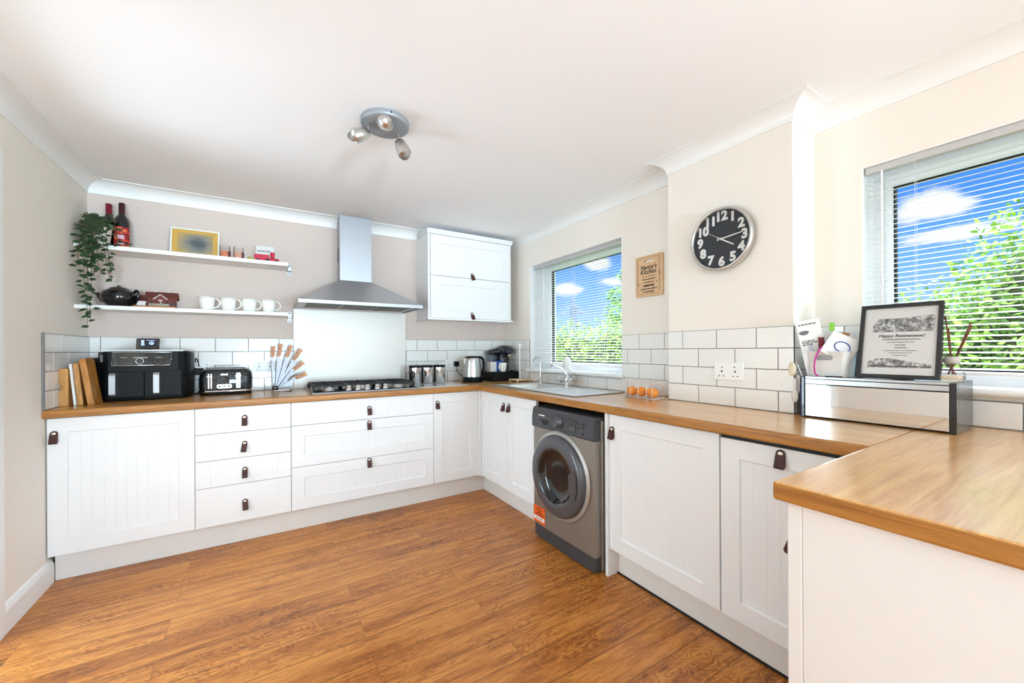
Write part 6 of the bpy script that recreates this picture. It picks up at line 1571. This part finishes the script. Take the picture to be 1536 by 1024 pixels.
for z, w in ((22.3, 6.6), (25.2, 4.6)):
    m = MB(); m.tube([(PX_ - dx * w, PY_ - dy * w, z), (PX_, PY_, z), (PX_ + dx * w, PY_ + dy * w, z)], 0.26, 5)
    for s in (-1, 1): m.cyl((PX_ + s * dx * w, PY_ + s * dy * w, z), (PX_, PY_, z + 1.4), 0.2, n=4)
    m.build('cross_arm', bpy.data.materials['galvanised_steel'], t)

# ------------------------------------------------------------------ sky
w = bpy.data.worlds.new('sky'); scene.world = w; w.use_nodes = True
nt = w.node_tree; nt.nodes.clear(); L = nt.links.new
out = nd(nt, 'ShaderNodeOutputWorld'); bg = nd(nt, 'ShaderNodeBackground'); L(bg.outputs[0], out.inputs[0])
tc = nd(nt, 'ShaderNodeTexCoord'); sp = nd(nt, 'ShaderNodeSeparateXYZ'); L(tc.outputs['Generated'], sp.inputs[0])
sky = ramp(nt, [(0.0, rgb(182, 214, 248)), (0.08, rgb(158, 204, 252)), (0.15, rgb(120, 184, 252)), (0.25, rgb(72, 150, 246)), (0.32, rgb(64, 140, 240)), (0.42, rgb(214, 230, 250)), (1.0, rgb(255, 255, 255))])
L(sp.outputs['Z'], sky.inputs[0])
col = sky.outputs[0]
nz = nd(nt, 'ShaderNodeTexNoise'); nz.inputs['Scale'].default_value = 14; nz.inputs['Detail'].default_value = 5; nz.inputs['Roughness'].default_value = 0.6
mpn = nd(nt, 'ShaderNodeMapping'); mpn.inputs['Scale'].default_value = (1, 1, 2.2); L(tc.outputs['Generated'], mpn.inputs[0]); L(mpn.outputs[0], nz.inputs['Vector'])
# a few fair weather clouds, each a direction and an angular size
def direction(a, e):
    v = Vector((1, a, e)).normalized(); return v
for a, e, ra, re, st in ((0.203, 0.252, 0.055, 0.030, 1.0), (0.178, 0.196, 0.075, 0.016, 0.95), (1.03, 0.312, 0.085, 0.034, 1.0), (1.19, 0.236, 0.105, 0.032, 1.0), (0.93, 0.228, 0.10, 0.020, 0.95), (0.55, 0.27, 0.2, 0.04, 1.0), (1.7, 0.25, 0.2, 0.04, 1.0)):
    c = direction(a, e); s = 1 / math.sqrt(1 + a * a)
    t1 = Vector((-a, 1, 0)).normalized()
    sub = nd(nt, 'ShaderNodeVectorMath', operation='SUBTRACT'); sub.inputs[1].default_value = tuple(c); L(tc.outputs['Generated'], sub.inputs[0])
    d1 = nd(nt, 'ShaderNodeVectorMath', operation='DOT_PRODUCT'); d1.inputs[1].default_value = tuple(t1 / (ra * s * s if a > 0.5 else ra)); L(sub.outputs[0], d1.inputs[0])
    d2 = nd(nt, 'ShaderNodeVectorMath', operation='DOT_PRODUCT'); d2.inputs[1].default_value = (0, 0, 1 / (re * (s if a > 0.5 else 1))); L(sub.outputs[0], d2.inputs[0])
    cb = nd(nt, 'ShaderNodeCombineXYZ'); L(d1.outputs['Value'], cb.inputs[0]); L(d2.outputs['Value'], cb.inputs[1])
    ln = nd(nt, 'ShaderNodeVectorMath', operation='LENGTH'); L(cb.outputs[0], ln.inputs[0])
    ad = nd(nt, 'ShaderNodeMath', operation='MULTIPLY_ADD'); ad.inputs[1].default_value = 1.5; L(nz.outputs['Fac'], ad.inputs[0]); 
    sb = nd(nt, 'ShaderNodeMath', operation='SUBTRACT'); sb.inputs[0].default_value = 0.55; L(ln.outputs['Value'], sb.inputs[1]); L(sb.outputs[0], ad.inputs[2])
    mr = nd(nt, 'ShaderNodeMapRange'); mr.interpolation_type = 'SMOOTHSTEP'; mr.inputs[1].default_value = 0.25; mr.inputs[2].default_value = 0.85; mr.inputs[4].default_value = st; L(ad.outputs[0], mr.inputs[0])
    mx = nd(nt, 'ShaderNodeMix', data_type='RGBA'); mx.inputs[7].default_value = rgb(246, 249, 254); L(mr.outputs[0], mx.inputs[0]); L(col, mx.inputs[6]); col = mx.outputs[2]
L(col, bg.inputs[0])
# bright haze overhead
st = nd(nt, 'ShaderNodeMapRange'); st.inputs[1].default_value = 0.31; st.inputs[2].default_value = 0.50; st.inputs[3].default_value = 1.25; st.inputs[4].default_value = SKY_TOP
L(sp.outputs['Z'], st.inputs[0]); L(st.outputs[0], bg.inputs[1])

# ------------------------------------------------------------------ lamps
def area(name, loc, rot, sx, sy, power, col=(1, 1, 1), spread=180):
    l = bpy.data.lights.new(name, 'AREA'); l.shape = 'RECTANGLE'; l.size = sx; l.size_y = sy; l.energy = power; l.color = col; l.spread = R(spread)
    o = bpy.data.objects.new(name, l); COL.objects.link(o); o.location = loc; o.rotation_euler = rot; return o
for nm, loc, rot, sx, sy, p, c, sd in LAMPS: area(nm, loc, tuple(R(a) for a in rot), sx, sy, p, c, sd)
s = bpy.data.lights.new('sun', 'SUN'); s.energy = SUN; s.angle = R(1.0); s.color = (1, 0.96, 0.88)
o = bpy.data.objects.new('sun', s); COL.objects.link(o); o.rotation_euler = Vector((0.62, -0.22, -0.75)).to_track_quat('-Z', 'Y').to_euler()

# ------------------------------------------------------------------ camera
cam = bpy.data.cameras.new('camera'); co = bpy.data.objects.new('camera', cam); COL.objects.link(co); scene.camera = co
F_, Y0, YAW, H0, ROLL = 595.0, 525.64, 0.5572, 1.1905, -0.0059
cam.sensor_width = 36; cam.lens = 36 * F_ / 1536; cam.shift_x = 0; cam.shift_y = (Y0 - 512) / 1536; cam.clip_start = 0.02; cam.clip_end = 1000
fw = Vector((math.sin(YAW), math.cos(YAW), 0)); rt = Vector((math.cos(YAW), -math.sin(YAW), 0)); up = Vector((0, 0, 1))
r2 = rt * math.cos(ROLL) + up * math.sin(ROLL); u2 = up * math.cos(ROLL) - rt * math.sin(ROLL)
co.matrix_world = frame((0, 0, H0), r2, u2, -fw)
vs = scene.view_settings; vs.view_transform = 'Standard'; vs.look = 'None'; vs.gamma = 1; vs.use_curve_mapping = False; vs.exposure = EXPOSURE
scene.cycles.max_bounces = 10; scene.cycles.diffuse_bounces = 6; scene.cycles.transparent_max_bounces = 24; scene.cycles.sample_clamp_indirect = 6.0
scene.cycles.caustics_reflective = False; scene.cycles.caustics_refractive = False
